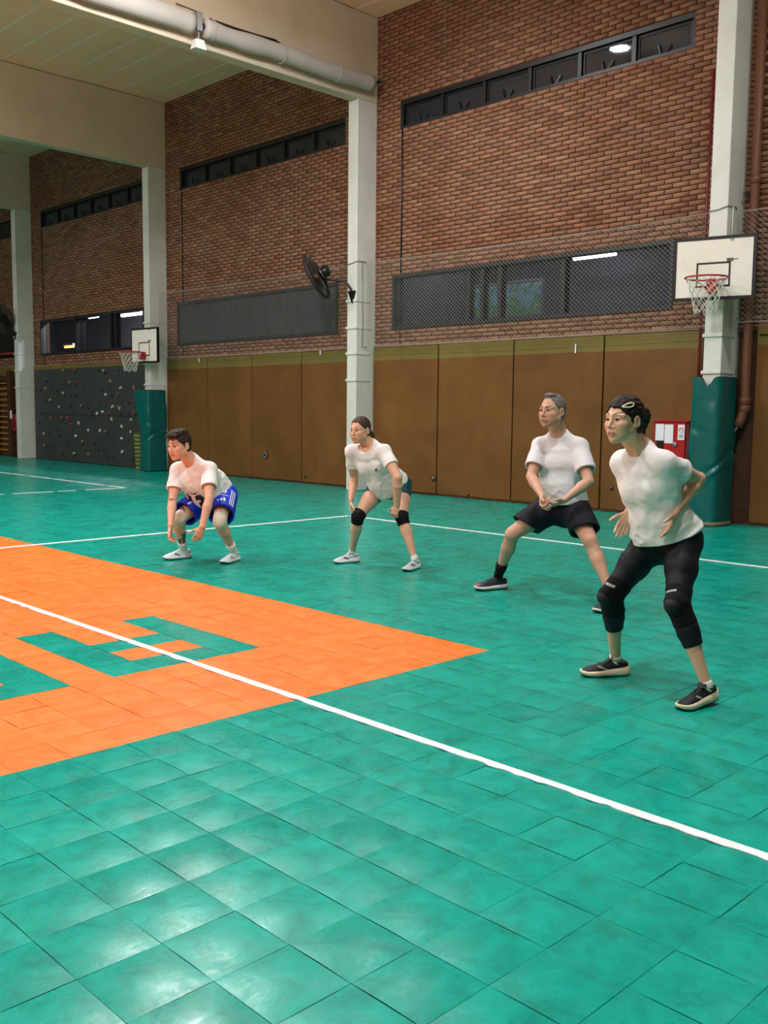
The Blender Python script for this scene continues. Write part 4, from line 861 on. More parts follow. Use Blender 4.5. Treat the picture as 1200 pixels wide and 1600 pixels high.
def woman_bent():
    s = Player('ponytailed woman in white tee and teal shorts leaning hands on black knee pads',
        dict(head=(-2.905, 4.86, 1.278), neck=(-2.899, 5.0, 1.140), Ls=(-2.714, 4.989, 1.088), Le=(-2.500, 4.955, .857), Lw=(-2.560, 5.010, .590), Rs=(-3.046, 4.888, 1.080), Re=(-3.140, 5.005, .815), Rw=(-3.035, 4.865, .605), Lh=(-2.815, 5.325, .755), Rh=(-3.000, 5.215, .735), Lk=(-2.626, 5.143, .460), Rk=(-2.963, 4.891, .463), La=(-2.448, 5.141, .093), Ra=(-3.125, 4.972, .095)),
        (.15, -.99, -.06), 1.68, 1.0, True, 'd9ad91')
    s.browcol = (.30, .22, .18); s.head(jaw=.92, nose=.93, brow=-.003, lip='bd7e76')
    s.arm('L', dict(d=(-.30, -.12, -.94), n=(-.35, .93, -.05), curl=(.75, .75, .75, .75), thumb=.2), .0035, 1.12); s.arm('R', dict(d=(.22, -.05, -.97), n=(.7, .65, -.1), curl=(.55, .55, .55, .55), thumb=.1), .0035, 1.12)
    s.legs(.006, 1.06); s.finish()
    s.shirt(M['tee'], .018, .55, .02, drape=[(s.at(.30, 0, .09), (.13, .10, .15)), (s.at(.12, 0, .09), (.13, .09, .12))], bust=1.05, sl_r=(.068, .078), seed=3, neck=.070, hemr=(.19, .155), fold=.0075); s.collar(M['tee'], .070, .005)
    s.shorts(M['teal'], .39, .008, .0, top=.18, fold=.0015, solid=True)
    for sd in 'LR': s.kneepad(sd, M['pad'], .12, .165, (.064, .065), .006, fatg=1.04)
    s.shoe('L', -74, .26, M['shoe_grey'], M['sole_white'], M['out_black'], M['shoe_white'], stripe=M['navy'], thick=.016); s.shoe('R', -106, .27, M['shoe_grey'], M['sole_white'], M['out_black'], M['shoe_white'], stripe=M['navy'], thick=.016)
    s.sock('L', M['sock'], .93); s.sock('R', M['sock'], .93)
    decal('tee_mark', M['ink'], s.shirto, s.base, s.shirtb, c=s.at(.76, .085, .10), right=s.L1, up=s.U, size=.014, shapes=[[(math.cos(a)*.8, math.sin(a)*.8) for a in np.linspace(0, 6.28, 9)[:-1]]], lift=.003)
    decal('tee_mark', M['grey_print'], s.shirto, s.base, s.shirtb, c=s.at(.71, .095, .10), right=s.L1, up=s.U, size=.014, shapes=[[(-1.6, -.18), (1.6, -.18), (1.6, .18), (-1.6, .18)]], lift=.003)
    s.hair(mat_hair('ash_brown_hair', '1f1611', '5a4534'), (.076, .082), (.004, .004), .006, -.06, extra=[('ell', (-.105, .012, 0), (.020, .022, .022), .012), ('cap', (-.115, .005, .0), (-.155, -.05, .01), .020, .024, .015), ('cap', (-.155, -.05, .01), (-.17, -.10, .03), .022, .008, .015)], noise=.003)
    W, E_ = s.J['Rw'], s.J['Re']; ax = unit(W-E_); u, v, _ = ortho(np.cross(ax, (0, 0, 1)), ax); b_ = np.cross(ax, u); c = W-ax*.015
    MB().tube([c+.027*(math.cos(a)*u+math.sin(a)*b_)-s.base for a in np.linspace(0, 6.28, 22, endpoint=False)], .0025, 6, True).build('wristband', M['rubber'], s.o, True)
def man_blue():
    s = Player('young man in white number 13 jersey, blue shorts and cream knee pads, crouching low',
        dict(head=(-4.055, 3.640, 1.122), neck=(-4.085, 3.785, .995), Ls=(-3.931, 3.880, .895), Le=(-3.755, 3.760, .640), Lw=(-3.712, 3.652, .385), Rs=(-4.245, 3.740, .880), Re=(-4.150, 3.617, .595), Rw=(-4.010, 3.506, .381), Lh=(-4.100, 4.180, .620), Rh=(-4.285, 4.090, .600), Lk=(-3.804, 3.904, .408), Rk=(-4.190, 3.690, .413), La=(-3.917, 4.150, .090), Ra=(-4.390, 3.890, .093)),
        (.21, -.98, -.14), 1.80, 1.07, False, 'dcae95')
    s.browcol = (.20, .13, .10); s.head(jaw=1.02, nose=1.05, brow=.001, lip='b87a70')
    s.arm('L', dict(d=(-.34, -.26, -.88), n=(-.8, .5, .1), curl=(.42, .45, .5, .55), thumb=.1), .0035); s.arm('R', dict(d=(.10, -.12, -.98), n=(.8, .45, .0), curl=(.55, .6, .65, .7), thumb=.2), .0035)
    def ink(V, T_):
        K, A_ = s.J['Rk'], s.J['Ra']; ax = A_-K; q = V-K; t = (q@ax)/(ax@ax); rad = q-t[:, None]*ax; side = rad@unit(A3(.8, .55, 0)); r = np.linalg.norm(rad, axis=1)
        n = vnoise(V[:, 0]*28, V[:, 1]*28, V[:, 2]*20); m = (r < .09)*(((t > .38)*(t < .80)*(side > .026+.012*n))+((t > .50)*(t < .74)*(n > .12)*(side < .02)*(side > -.03))); T_[:, :3] = np.where(m[:, None] > 0, np.array([.16, .17, .20]), T_[:, :3])
        H_ = s.J['Rh']; ax = K-H_; q = V-H_; t = (q@ax)/(ax@ax); rad = q-t[:, None]*ax; r = np.linalg.norm(rad, axis=1); n = vnoise(V[:, 0]*24, V[:, 1]*24+5, V[:, 2]*24); m = (r < .12)*(t > .55)*(t < .82)*(n > .12); T_[:, :3] = np.where(m[:, None] > 0, np.array([.22, .20, .22]), T_[:, :3])
    s.inks = [ink]; s.legs(.006); s.finish()
    s.shirt(M['jersey'], .026, .62, -.06, drape=[(s.at(.45, 0, .10), (.15, .10, .17)), (s.at(.26, -.01, .14), (.16, .09, .13)), (s.at(.66, 0, .05), (.15, .09, .16)), (s.at(.30, 0, -.09), (.15, .09, .2))], sl_r=(.070, .080), seed=4, neck=.068, hemr=(.19, .15), fold=.008); s.collar(M['jersey'], .068, .006)
    s.shorts(M['blue'], .74, .022, .030, top=.24)
    c = s.at(.40, -.035, .16); decal('number', M['ink'], s.shirto, s.base, s.shirtb, text='13', size=.27, c=c, right=s.L1, up=s.U, lift=.003, bold=.045, sx=.80, shear=.12)
    pts = [(-1.2, .30), (-.5, -.05), (0, -.22), (.5, -.05), (1.2, .30), (.6, -.22), (0, -.55), (-.6, -.22)]
    decal('chest_mark', M['ink'], s.shirto, s.base, s.shirtb, c=s.at(.74, 0, .12), right=s.L1, up=s.U, size=.045, shapes=[pts], lift=.003)
    decal('chest_mark', M['ink'], s.shirto, s.base, s.shirtb, c=s.at(.66, -.085, .12), right=s.L1, up=s.U, size=.012, shapes=[[(-1, -1.4), (1, -1.4), (1, 1.4), (-1, 1.4)]], lift=.003)
    cl = s.at(.92, .06, .09)
    H_, K = s.J['Lh'], s.J['Lk']; a = unit(K-H_); out = A3(.70, -.42, .60); out = unit(out-a*(out@a)); rt = np.cross(-a, out); rt = rt if rt@A3(.7, .71, 0) > 0 else -rt; q0 = H_+out*.06
    for q in (.060, .077, .094): decal('short_stripe', M['white_print'], s.shorto, s.base, s.shortb, c=q0+a*.20+rt*q, right=rt, up=-a, size=1, shapes=[[(-.0045, -.14), (.0045, -.14), (.0045, .14), (-.0045, .14)]], lift=.003)
    for q, hgt in ((0, .45), (1, .75), (2, 1.05)): decal('short_mark', M['white_print'], s.shorto, s.base, s.shortb, c=q0+a*.255-rt*.010, right=rt, up=-a, size=.055, shapes=[[(-.75+q*.5, -.5), (-.42+q*.5, -.5), (-.62+q*.5, -.5+hgt), (-.95+q*.5, -.5+hgt)]], lift=.003)
    decal('short_number', M['white_print'], s.shorto, s.base, s.shortb, text='8', size=.085, c=q0+a*.125-rt*.005, right=rt, up=-a, lift=.003, bold=.03)
    decal('short_line', M['sky_print'], s.shorto, s.base, s.shortb, c=q0+a*.185-rt*.005, right=rt, up=-a, size=.07, shapes=[[(-.75, -.08), (.75, -.08), (.75, .08), (-.75, .08)]], lift=.003)
    H_, K = s.J['Rh'], s.J['Rk']; a = unit(K-H_)
    decal('short_stripe', M['white_print'], s.shorto, s.base, s.shortb, c=lerp(H_, K, .60)+A3(0, 0, .06), right=(.62, .55, .50), up=(0, 0, 1), size=1, shapes=[[(-.10, -.007), (.10, -.007), (.10, .007), (-.10, .007)]], lift=.003)
    for sd in 'LR': s.kneepad(sd, M['padskin'], .17, .15, (.060, .061), .004)
    s.sock('L', M['sock'], .72); s.sock('R', M['sock'], .74)
    s.shoe('L', -66, .285, M['shoe_white'], M['sole_white'], M['out_navy'], M['shoe_white'], stripe=M['grey_print']); s.shoe('R', -98, .295, M['shoe_white'], M['sole_white'], M['out_navy'], M['shoe_white'], stripe=M['navy'], thick=.016)
    E_, W = s.J['Re'], s.J['Rw']; c = lerp(s.J['Rs'], E_, .86); decal('arm_tattoo', M['ink'], s.bodyo, s.base, s.bv, text='1991', size=.034, c=lerp(E_, s.J['Rs'], .06), right=(.75, .60, 0), up=(0, 0, 1), lift=.0018, bold=.01)
    s.hair(mat_hair('brown_hair', '16100c', '3f2f25', (.15, 1, 1)), (.086, .084), (.018, .006), .010, -.058, extra=[('ell', (.0, .112, 0), (.070, .095, .034), .02), ('ell', (.070, .098, .01), (.055, .042, .022), .015), ('cap', (.085, .098, -.02), (.128, .090, -.035), .018, .006, .012), ('cap', (.085, .095, .01), (.118, .072, .0), .016, .006, .012), ('cap', (.085, .093, .04), (.105, .068, .035), .014, .005, .012)], noise=.006)
woman_front(); man_grey(); woman_bent(); man_blue()

# ------------------------------------------------------------------ baskets
def basket(c, yaw, label, s=1.):
    o = empty('basketball_hoop', c, yaw); tag(o, label, 'basketball hoop')   # local +x along the board, -y the front
    w, h, t = .504, .392, .02; L = lambda m, n, mt, p=o, **k: m.build(n, mt, p, **k)
    L(MB().box(-w, w, -t, t, -h, h), 'backboard', M['board'])
    b = .036; f = MB(); f.box(-w-.004, w+.004, -t-.004, t+.004, h-b, h+.004).box(-w-.004, w+.004, -t-.004, t+.004, -h-.004, -h+b).box(-w-.004, -w+b, -t-.004, t+.004, -h+b, h-b).box(w-b, w+.004, -t-.004, t+.004, -h+b, h-b); L(f, 'border', M['black'])
    q = MB(); x0, x1, z0, z1, e = -.215, .205, -.235, .075, .022; y0, y1 = -t-.003, -t
    q.box(x0, x1, y0, y1, z1-e, z1).box(x0, x1, y0, y1, z0, z0+e).box(x0, x0+e, y0, y1, z0+e, z1-e).box(x1-e, x1, y0, y1, z0+e, z1-e); L(q, 'target_square', M['black'])
    L(MB().box(.155, .235, y0, y1, .075, .115).box(.235, .29, y0, y1, .095, .103), 'scuff', M['concrete'])
    L(MB().box(.19, .235, y0, y1, .325, .355), 'sticker', M['steel'])
    R, zr, yr = .255, -.165, -.40; p = [(R*math.cos(a), yr+R*math.sin(a), zr) for a in np.linspace(0, 2*math.pi, 40, endpoint=False)]
    rim = L(MB().tube(p, .011, 8, True), 'rim', M['red'], smooth=True)
    L(MB().box(-.06, .06, -t-.13, -t, zr-.15, zr+.02), 'bracket', M['red'], bevel=.006)
    L(MB().bar((-.17, yr+.19, zr), (-.04, -t, zr-.12), .012).bar((.17, yr+.19, zr), (.04, -t, zr-.12), .012), 'brace', M['darkred'])
    n = MB(); K = 12; rows = 7
    def pt(i, j): 
        a = 2*math.pi*(i+.5*(j % 2))/K; t_ = j/rows; r = R*(1-.50*t_**.7)+(.015*math.sin(a*3) if j == rows else 0); return (r*math.cos(a), yr+r*math.sin(a), zr-.43*t_-(.015*math.sin(5*a) if j > 4 else 0))
    for j in range(rows):
        for i in range(K):
            for d in (0, 1): n.tube([pt(i, j), pt(i+(d if j % 2 else d-1), j+1)], .0045, 4, cap=False)
    L(n, 'net', M['cord'])
    return o
b1 = basket((-2.324, 10.45, 3.303), .258, 'large basketball hoop and white board on the right pillar, above the green pad')
b2 = basket((-16.10, 10.50, 2.885), .079, 'small far basketball hoop beside the dark climbing wall')
for o, px, pz in ((b1, -2.445, 3.3), (b2, -16.405, 2.9)):
    for z in (-.25, .25):
        for q in (-.08, .08): MB().bar(rel(o, (px+q, PY-.024, pz+z)), (q*1.2, .02, z), .05).build('wall_bracket', M['white'], o)
# ------------------------------------------------------------------ pillar pads: wrinkled green vinyl
def vinyl():
    m = NT('green_vinyl'); g = m.n('TexCoord').outputs['Object']; f = m.noise(5, 5, .6, g); m.col(m.ramp(f, [(.3, srgb('005150')), (.7, srgb('00625e'))])); m.set(Roughness=.28, Specular_IOR_Level=.5); m.bump(m.noise(14, 4, .6, g, .5), .25, .01); return m.m
M['vinyl'] = vinyl()
def pad(x0, x1, y0, y1, z0, z1, label, notch=0., flare=0., seed=0):
    o = empty('pillar_pad', ((x0+x1)/2, (y0+y1)/2, 0)); tag(o, label, 'pillar pad'); nu, nv = 72, 70; V = []; cx, cy, hx, hy = 0, 0, (x1-x0)/2, (y1-y0)/2
    for j in range(nv):
        t = j/(nv-1)
        for i in range(nu):
            a = 2*math.pi*i/nu; e = .38; x = np.sign(math.cos(a))*abs(math.cos(a))**e*hx; y = np.sign(math.sin(a))*abs(math.sin(a))**e*hy
            z = z0+(z1-z0)*t
            front = max(0, -math.sin(a))**2
            if notch: z -= notch*front*math.exp(-((x-.02)/.075)**2)*max(0, (t-.80)/.20)**1.5
            u = math.atan2(y/hy, x/hx)
            r = .010*math.sin(z*5+seed+2*u)*math.sin(u*2+seed)-.020*math.exp(-((z-.80-.16*math.sin(u*1.3+.9)-.1*x)/.035)**2)+.016*math.exp(-((z-.74-.16*math.sin(u*1.3+.9)-.1*x)/.035)**2)-.014*math.exp(-((z-1.03+.12*u-.1*x)/.05)**2)*(.5+.5*math.sin(u*3+seed))
            r += .006*float(vnoise(np.array(x*9+seed), np.array(y*9), np.array(z*6)))+flare*max(0, t-.55)*(x < 0)
            k = 1+r/max(hx, .05); V.append((x*k, y*k, z))
    mb = MB(); mb.grid(V, nu, nv, True, False); sk = mb.build('cover', M['vinyl'], o, True)
    top = MB(); V2 = V[(nv-1)*nu:]; W2 = [(x*.70, y*.70, z-.004) for x, y, z in V2]; W3 = [(x*.66, y*.66, z-.10) for x, y, z in V2]; top.grid(V2+W2+W3, nu, 3, True); top.build('rolled_top', M['vinyl'], o, True)
    return o
pad(-2.665, -2.225, 10.575, 11.12, .045, 1.95, 'wrinkled green vinyl pad around the pillar behind the woman nearest the camera', .17, 0., 1.)
pad(-16.60, -16.16, 10.58, 11.12, .02, 1.89, 'wrinkled green vinyl pad around the far pillar by the climbing wall', .02, .22, 3.)
r = MB(); rr = random.Random(4); n = 22; V = []
for z, k in ((0, 1.0), (.03, 1.02), (.05, .96), (.055, .8)):
    for i in range(n): a = 2*math.pi*i/n; e = .5; V.append((-2.43+np.sign(math.cos(a))*abs(math.cos(a))**e*.245*k*(1+.05*rr.random()), 10.80+np.sign(math.sin(a))*abs(math.sin(a))**e*.255*k*(1+.05*rr.random()), z))
tag(r.grid(V, n, 4, True, True).build('concrete_plinth', M['concrete'], None, True), 'crumbling grey concrete plinth under the near green pillar pad', 'plinth')
# ------------------------------------------------------------------ cord nets in front of the lower windows
def cord_net(x0, x1, z0, z1, y, label, m, px=.075, pz=.066, r=.0022, sag=.03):
    o = empty('cord_net', ((x0+x1)/2, y, z0)); tag(o, label, 'net'); mb = MB(); W, H = x1-x0, z1-z0; k = px/pz
    def seg(a, b): mb.tube([(a[0]-W/2, 0, a[1]), (b[0]-W/2, 0, b[1])], r, 3, cap=False)
    s_ = k
    for c in np.arange(-H*s_, W, px):                                 # strands rising to the right, then to the left
        a = (max(c, 0), max(0, -c/s_)); b = (min(c+H*s_, W), min(H, (W-c)/s_))
        if b[0]-a[0] > .01: seg(a, b); seg((W-a[0], a[1]), (W-b[0], b[1]))
    mb.build('netting', m, o)
    MB().tube([(x-W/2, 0, H+.01-sag*math.sin(math.pi*x/W)) for x in np.linspace(0, W, 14)], .006, 6).build('top_rope', m, o)
    MB().tube([(x-W/2, 0, -sag*.5*math.sin(math.pi*x/W)) for x in np.linspace(0, W, 14)], .006, 6).build('bottom_rope', m, o)
    return o
cord_net(-9.26, -2.62, 2.63, 4.10, 10.96, 'white cord net stretched across the window beside the large hoop', M['netcord'])
cord_net(-16.24, -9.58, 2.63, 4.10, 10.96, 'white cord net over the window between the two middle pillars', M['netcord'], r=.0016)
cord_net(-2.27, 2.0, 2.66, 4.06, 10.945, 'white cord net end hanging over the brown downpipe at the right', M['netcord'])
def wire(name, pts, r, m, label, cat): return tag(MB().tube(pts, r, 6).build(name, m, None, True), label, cat)
for x, lab in ((-2.32, 'thin wire tied around the right pillar above the large hoop'), (-9.29, 'thin wire tied around the middle pillar beside the fan')):
    wire('tie_wire', [(x-PW-.01, PY+.3, 4.10), (x-PW-.012, PY-.012, 4.08), (x-.12, PY-.014, 4.09), (x+.012, PY-.012, 4.12), (x+.012, PY+.2, 4.13), (x+.01, 10.96, 4.10)], .007, M['steel'], lab, 'wire')
wire('cable', [(-9.278, PY+.12, 4.1), (-9.278, PY+.13, 3.4), (-9.276, PY+.14, 2.95), (-9.278, PY+.13, 2.62), (-9.25, 10.98, 2.6)], .007, M['steel'], 'thin cable running down the side of the middle pillar', 'cable')
wire('conduit', [(-2.30, PY+.10, 4.12), (-2.30, PY+.10, 3.62)], .012, M['white'], 'short white conduit on the side of the right pillar above the board', 'conduit')
for i, (x, b) in enumerate(((-8.63, 'near the middle pillar, right of it'), (-15.59, 'between the two middle pillars'), (-22.59, 'above the climbing wall'))):  # thin dark tubes stand in for construction gaps in the brickwork
    wire('wall_joint', [(x, YW-.012, 6.38), (x+.01, YW-.014, 5.2), (x, YW-.012, 3.9)], .012, M['dark'], 'dark vertical joint gap in the bricks %s' % b, 'cable')
    MB().tube([(x-.005, YW-.012, 2.91), (x, YW-.012, 2.65)], .012, 6).build('joint_tail', M['dark'], bpy.data.objects['wall_joint' if i == 0 else 'wall_joint.%03d' % i])
wire('red_pipe', [(-2.79, YW-.092, 6.0), (-2.81, YW-.092, 3.6), (-2.82, YW-.092, 2.55), (-2.82, YW-.092, 1.42)], .020, M['darkred'], 'thin dark red pipe running down beside the right pillar', 'pipe')
# downpipe
o = empty('downpipe', (-2.12, 11.055, 1.3)); tag(o, 'brown rainwater downpipe right of the large basketball hoop', 'pipe')
MB().tube([(-.02, 0, 7.1), (0, 0, 3.3), (0, 0, .34), (-.005, -.01, .22), (-.03, -.04, .08), (-.05, -.07, .0)], .060, 16).build('pipe', M['copper'], o, True)
for z in (3.16, .34, .235): MB().lathe([(.061, -.05), (.074, -.04), (.074, .04), (.061, .05)], (0, 0, z), n=16).build('collar', M['copper'], o, True)
MB().box(-.10, -.04, .03, .18, 2.98, 3.04).bar((-.13, -.02, 3.0), (0, .1, 3.02), .03).build('pipe_clip', M['dark'], o)
MB().tube([(-.05, -.07, 0), (-.09, -.06, -.05), (-.12, -.03, -.07)], .016, 8).build('outlet', M['steel'], o, True)
wire('black_cable', [(-2.0, YW-.06, 2.50), (-1.6, YW-.07, 2.47), (-1.1, YW-.06, 2.55), (-.4, YW-.06, 2.62)], .009, M['rubber'], 'black cable sagging across the yellow band right of the downpipe', 'cable')
# ------------------------------------------------------------------ wall fans
def fan(c, n, mount, label, R=.42):
    o = empty('wall_fan', c); tag(o, label, 'fan'); n = unit(n); c = np.array(c)
    u, v, _ = ortho(np.cross(n, (0, 0, 1)), n); v = np.cross(n, u); P = lambda a, r, d: r*(math.cos(a)*u+math.sin(a)*v)+d*n
    for d in (.075, -.075):
        g = MB()
        for r, e in ((R, .35), (R*.8, .75), (R*.58, 1), (R*.36, 1), (R*.2, 1)): g.tube([P(a, r, d*e) for a in np.linspace(0, 2*math.pi, 40, endpoint=False)], .0045, 4, True)
        for k in range(80): a = 2*math.pi*k/80; g.tube([P(a, R*.16, d), P(a, R*.60, d), P(a, R*.85, d*.65), P(a, R, d*.35)], .004, 3, cap=False)
        g.build('cage', M['fanwire'], o)
    MB().tube([P(a, R+.004, 0) for a in np.linspace(0, 2*math.pi, 48, endpoint=False)], .016, 6, True).build('cage_rim', M['fanwire'], o, True)
    for k in range(3):
        b = MB(); a0 = 2*math.pi*k/3+.4; V = []
        for t in np.linspace(0, 1, 7):
            r = R*(.16+.68*t); w = .42*(1-.25*t)
            for s_ in (-1, 0, 1): V.append(P(a0+s_*w+.25*t, r, .035*s_+.008*(s_ == 0)))
        b.grid(V, 3, 7).build('blade', M['black'], o, True)
    MB().lathe([(.03, .10), (.075, .085), (.075, .05)], axis=n, n=16).build('hub', M['black'], o, True)
    mt = MB().lathe([(.055, -.075), (.10, -.10), (.105, -.20), (.08, -.26), (.04, -.27)], axis=n, n=18).build('motor', M['black'], o, True)
    MB().tube([P(a, .104, -.13) for a in np.linspace(0, 6.28, 20, endpoint=False)], .008, 5, True).build('motor_rim', M['steel'], mt, True)
    m = np.array(mount, float)-c; j = -.17*n-A3(0, 0, .13)
    MB().bar(-.17*n-A3(0, 0, .04), j, .07).build('yoke', M['black'], o)
    mid = lerp(j, m, .72)+A3(0, 0, .07); MB().tube([j, lerp(j, m, .3)+A3(0, 0, .035), mid, lerp(mid, m, .5)+A3(0, -.03, .0), m+A3(0, -.05, -.03), m+A3(0, -.04, -.12)], .022, 8).build('arm', M['black'], o, True)
    MB().add([m+A3(x, y, z) for x, y, z in ((-.085, -.05, -.06), (.085, -.05, -.06), (.085, .0, -.06), (-.085, .0, -.06), (-.012, -.02, -.27), (.012, -.02, -.27), (.012, .0, -.27), (-.012, .0, -.27))], [(0,1,2,3),(7,6,5,4),(0,4,5,1),(1,5,6,2),(2,6,7,3),(3,7,4,0)]).build('wall_plate', M['black'], o)
fan((-9.92, 10.33, 3.86), (-.83, -.50, -.50), (-9.39, PY, 3.66), 'black wall fan on the middle pillar, turned away to the left')
fan((-23.72, 10.45, 3.93), (.50, -.80, -.25), (-23.40, PY, 3.62), 'black wall fan on the far left pillar, cut by the picture edge')
# ------------------------------------------------------------------ climbing wall, basket, wall bars
o = empty('climbing_wall', (-19.75, YW-.05, 0)); tag(o, 'dark grey climbing wall with many small holds', 'climbing wall')
for i in range(3):
    for j in range(2): MB().box(-3.30+i*2.2+.004, -1.10+i*2.2-.004, -.05, -.012, .01+j*1.25+.003, 1.26+j*1.25-.003).build('board', M['climb'], o, bevel=.003)
hv = []
for k in range(8):
    rr = random.Random(k); mb = MB(); V = []; n = 9
    for d, s_ in ((0, 1.), (.022, .95), (.045, .7), (.06, .35)):
        for i in range(n): a = 2*math.pi*i/n; q = s_*(.045+.028*rr.random())*(1.3 if k % 2 and abs(math.cos(a)) > .6 else 1); V.append((q*math.cos(a)+d*.2, -d, q*math.sin(a)*.8))
    mb.grid(V, n, 4, True, True); me = bpy.data.meshes.new('hold'); me.from_pydata(mb.v, [], mb.f); me.polygons.foreach_set('use_smooth', [True]*len(me.polygons)); hv.append(me)
hm = {c: mat('hold_'+c, h, .7, var=.2) for c, h in dict(b='1c1d1f', g='a8a294', r='8c3b32', t='0e5a55', o='8d6f52', w='c9c4b8').items()}
HOLDS = "310,180o 428,175r 432,200b 660,190b 710,180g 726,205b 855,185b 145,270t 140,290b 375,300o 380,325b 430,300r 437,322b 778,290o 790,315b 695,370b 880,352w 1010,350o 1018,370r 140,362o 195,370b 243,380b 90,378b 45,378b 312,408g 325,430b 385,432b 435,425b 520,340b 728,422w 795,430b 855,410r 890,490b 960,500b 1025,495b 1070,465g 182,475g 145,490b 385,540b 272,542g 490,530o 495,545b 548,540b 560,555b 655,535t 797,540w 860,545o 870,560g 97,605b 140,640b 195,645r 293,650r 305,675b 355,650r 415,605b 590,620b 645,605w 700,590w 765,603r 885,610b 960,615b 1015,605r 1025,620b 555,660b 610,665b 790,665g 985,670g 75,705b 385,690b 465,705g 390,712r 890,735w 560,775w 675,778w 725,785o 742,815b 980,790g 255,775b 120,805g 175,812b 275,822b 435,828w 805,815b 55,865b 365,885b 500,885o 508,915b 620,905b 890,855w 960,865b 800,910b 122,920o 132,945b 180,935b 237,938b 655,965b 710,975b 895,985w 900,1000b 420,1000g 425,1015b 312,1010b 560,1010o 745,1040b 800,1040b 1000,1060b 55,985b"
for i, h in enumerate(HOLDS.split()):
    u, v = h[:-1].split(','); px, py = 50+int(u)/6.316, 550+int(v)/6.316
    # pixel of the photograph -> the plane of the climbing wall
    d = FWD+RGT*(px-600)/FPX+UPV*(800-py)/FPX; t = (YW-.10-CAM[1])/d[1]; P = CAM+d*t
    if not (-23.0 < P[0] < -16.5 and .05 < P[2] < 2.5): continue
    me = hv[i % 8] if h[-1] == 'b' else hv[i % 8].copy()
    if h[-1] != 'b': me.materials.clear()
    q = bpy.data.objects.new('hold', me); COL.objects.link(q); q.parent = o
    if not len(me.materials): me.materials.append(hm[h[-1]])
    s_ = .55 if h[-1] == 'b' else .75; q.scale = (s_, s_, s_); q.rotation_euler = (0, random.uniform(0, 6.28), 0); q.location = (P[0]+19.75, -.05, P[2])
o = empty('ribbed_basket', (-16.93, 10.86, 0)); tag(o, 'tall ribbed yellow-green basket standing left of the far green pad', 'basket')
prof = []
for j in range(9): z = .02+j*.095; r0 = .135+.05*z; prof += [(r0, z), (r0+.006, z+.055), (r0-.012, z+.06), (r0-.012, z+.09)]
MB().lathe([(.12, 0)]+prof+[(.185, .88), (.165, .88), (.12, .05)], n=28).build('basket_body', mat('basket', '77803f', .6, var=.15), o, True)
for j in range(9): z = .02+j*.095; r0 = .135+.05*z; MB().lathe([(r0-.006, z+.06), (r0+.001, z+.063), (r0+.001, z+.087), (r0-.006, z+.09)], n=28, cap=False).build('band', mat('basket_band', '3f4a34', .7) if j == 0 else bpy.data.materials['basket_band'], o, True)
o = empty('wall_bars', (-25.6, YW-.06, 0)); tag(o, 'dark wooden wall bars at the left edge of the picture', 'wall bars')
for x in (-1.0, .02, 1.04): MB().box(x-.09, x+.09, -.16, .0, 0, 2.52).build('upright', M['wood'], o, bevel=.01)
for j in range(14): MB().tube([(-1, -.09, .18+j*.165), (1.04, -.09, .18+j*.165)], .022, 10).build('rung', M['woodlight'], o, True)
MB().box(-1, 1.04, -.14, -.02, 2.22, 2.38).build('rail', M['wood'], o)
tag(MB().tube([(-30, YW-.062, 3.02), (-23.55, YW-.062, 3.02)], .05, 10).build('red_pipe', M['darkred'], None, True), 'horizontal dark red pipe on the bricks at the far left', 'pipe')
o = empty('fire_extinguisher', (-24.18, YW-.17, .76)); tag(o, 'red fire extinguisher on the boards left of the far left pillar', 'fire extinguisher')
MB().lathe([(.10, 0), (.12, .02), (.12, .40), (.10, .47), (.04, .52)], n=20).build('cylinder', M['red'], o, True)
MB().box(-.12, -.02, -.125, -.11, .36, .60).build('label', M['paper'], o); MB().lathe([(.04, .52), (.04, .58), (.06, .6), (.02, .64)], n=12).build('valve', M['black'], o); MB().tube([(.03, -.05, .58), (.10, -.10, .50), (.11, -.11, .30), (.08, -.12, .1)], .014, 6).build('hose', M['black'], o, True); MB().box(-.03, .03, .05, .12, .1, .45).build('hook', M['steel'], o)
# ------------------------------------------------------------------ hydrant cabinet
o = empty('hydrant_cabinet', (-3.13, YW-.045, .60)); tag(o, 'red fire hose cabinet on the brown boards with papers taped to its door', 'cabinet')
MB().box(-.27, .27, -.17, 0, 0, .76).build('box', M['darkred'], o, bevel=.006); dr = MB().box(-.255, .225, -.185, -.172, .015, .745).build('door', M['red'], o, bevel=.004)
MB().box(-.27, .27, -.20, 0, .752, .77).build('top_ledge', M['red'], o)
for a, b, c, d_ in ((-.225, -.095, .49, .72), (-.085, .045, .455, .715)): MB().box(a, b, -.189, -.1855, c, d_).build('paper_sheet', M['paper'], dr)
sg = MB().box(.115, .215, -.189, -.1855, .505, .715).build('sign', M['paper'], dr)
pk = mat('sign_pink', 'd98a9a', .6); sgm = MB(); sgm.tube([(.165+.032*math.cos(a), -.1905, .645+.032*math.sin(a)) for a in np.linspace(0, 6.28, 18, endpoint=False)], .006, 5, True).tube([(.15, -.1905, .645), (.18, -.1905, .66)], .005, 5); sgm.build('sign_print', pk, dr)
gp = MB()
for z in (.575, .557, .54): gp.box(.135, .195, -.1905, -.189, z-.005, z+.004)
gp.build('sign_text', mat('sign_grey', '6f7686', .7), dr)
MB().lathe([(.035, 0), (.035, .012), (.02, .018)], (.08, -.186, .44), (0, -1, 0), n=20).build('lock_disc', M['steel'], dr, True)
MB().box(-.20, -.10, -.20, -.186, .36, .485).build('glass_slot', M['black'], dr); MB().box(.03, .06, -.195, -.186, .30, .34).build('latch', M['steel'], dr)
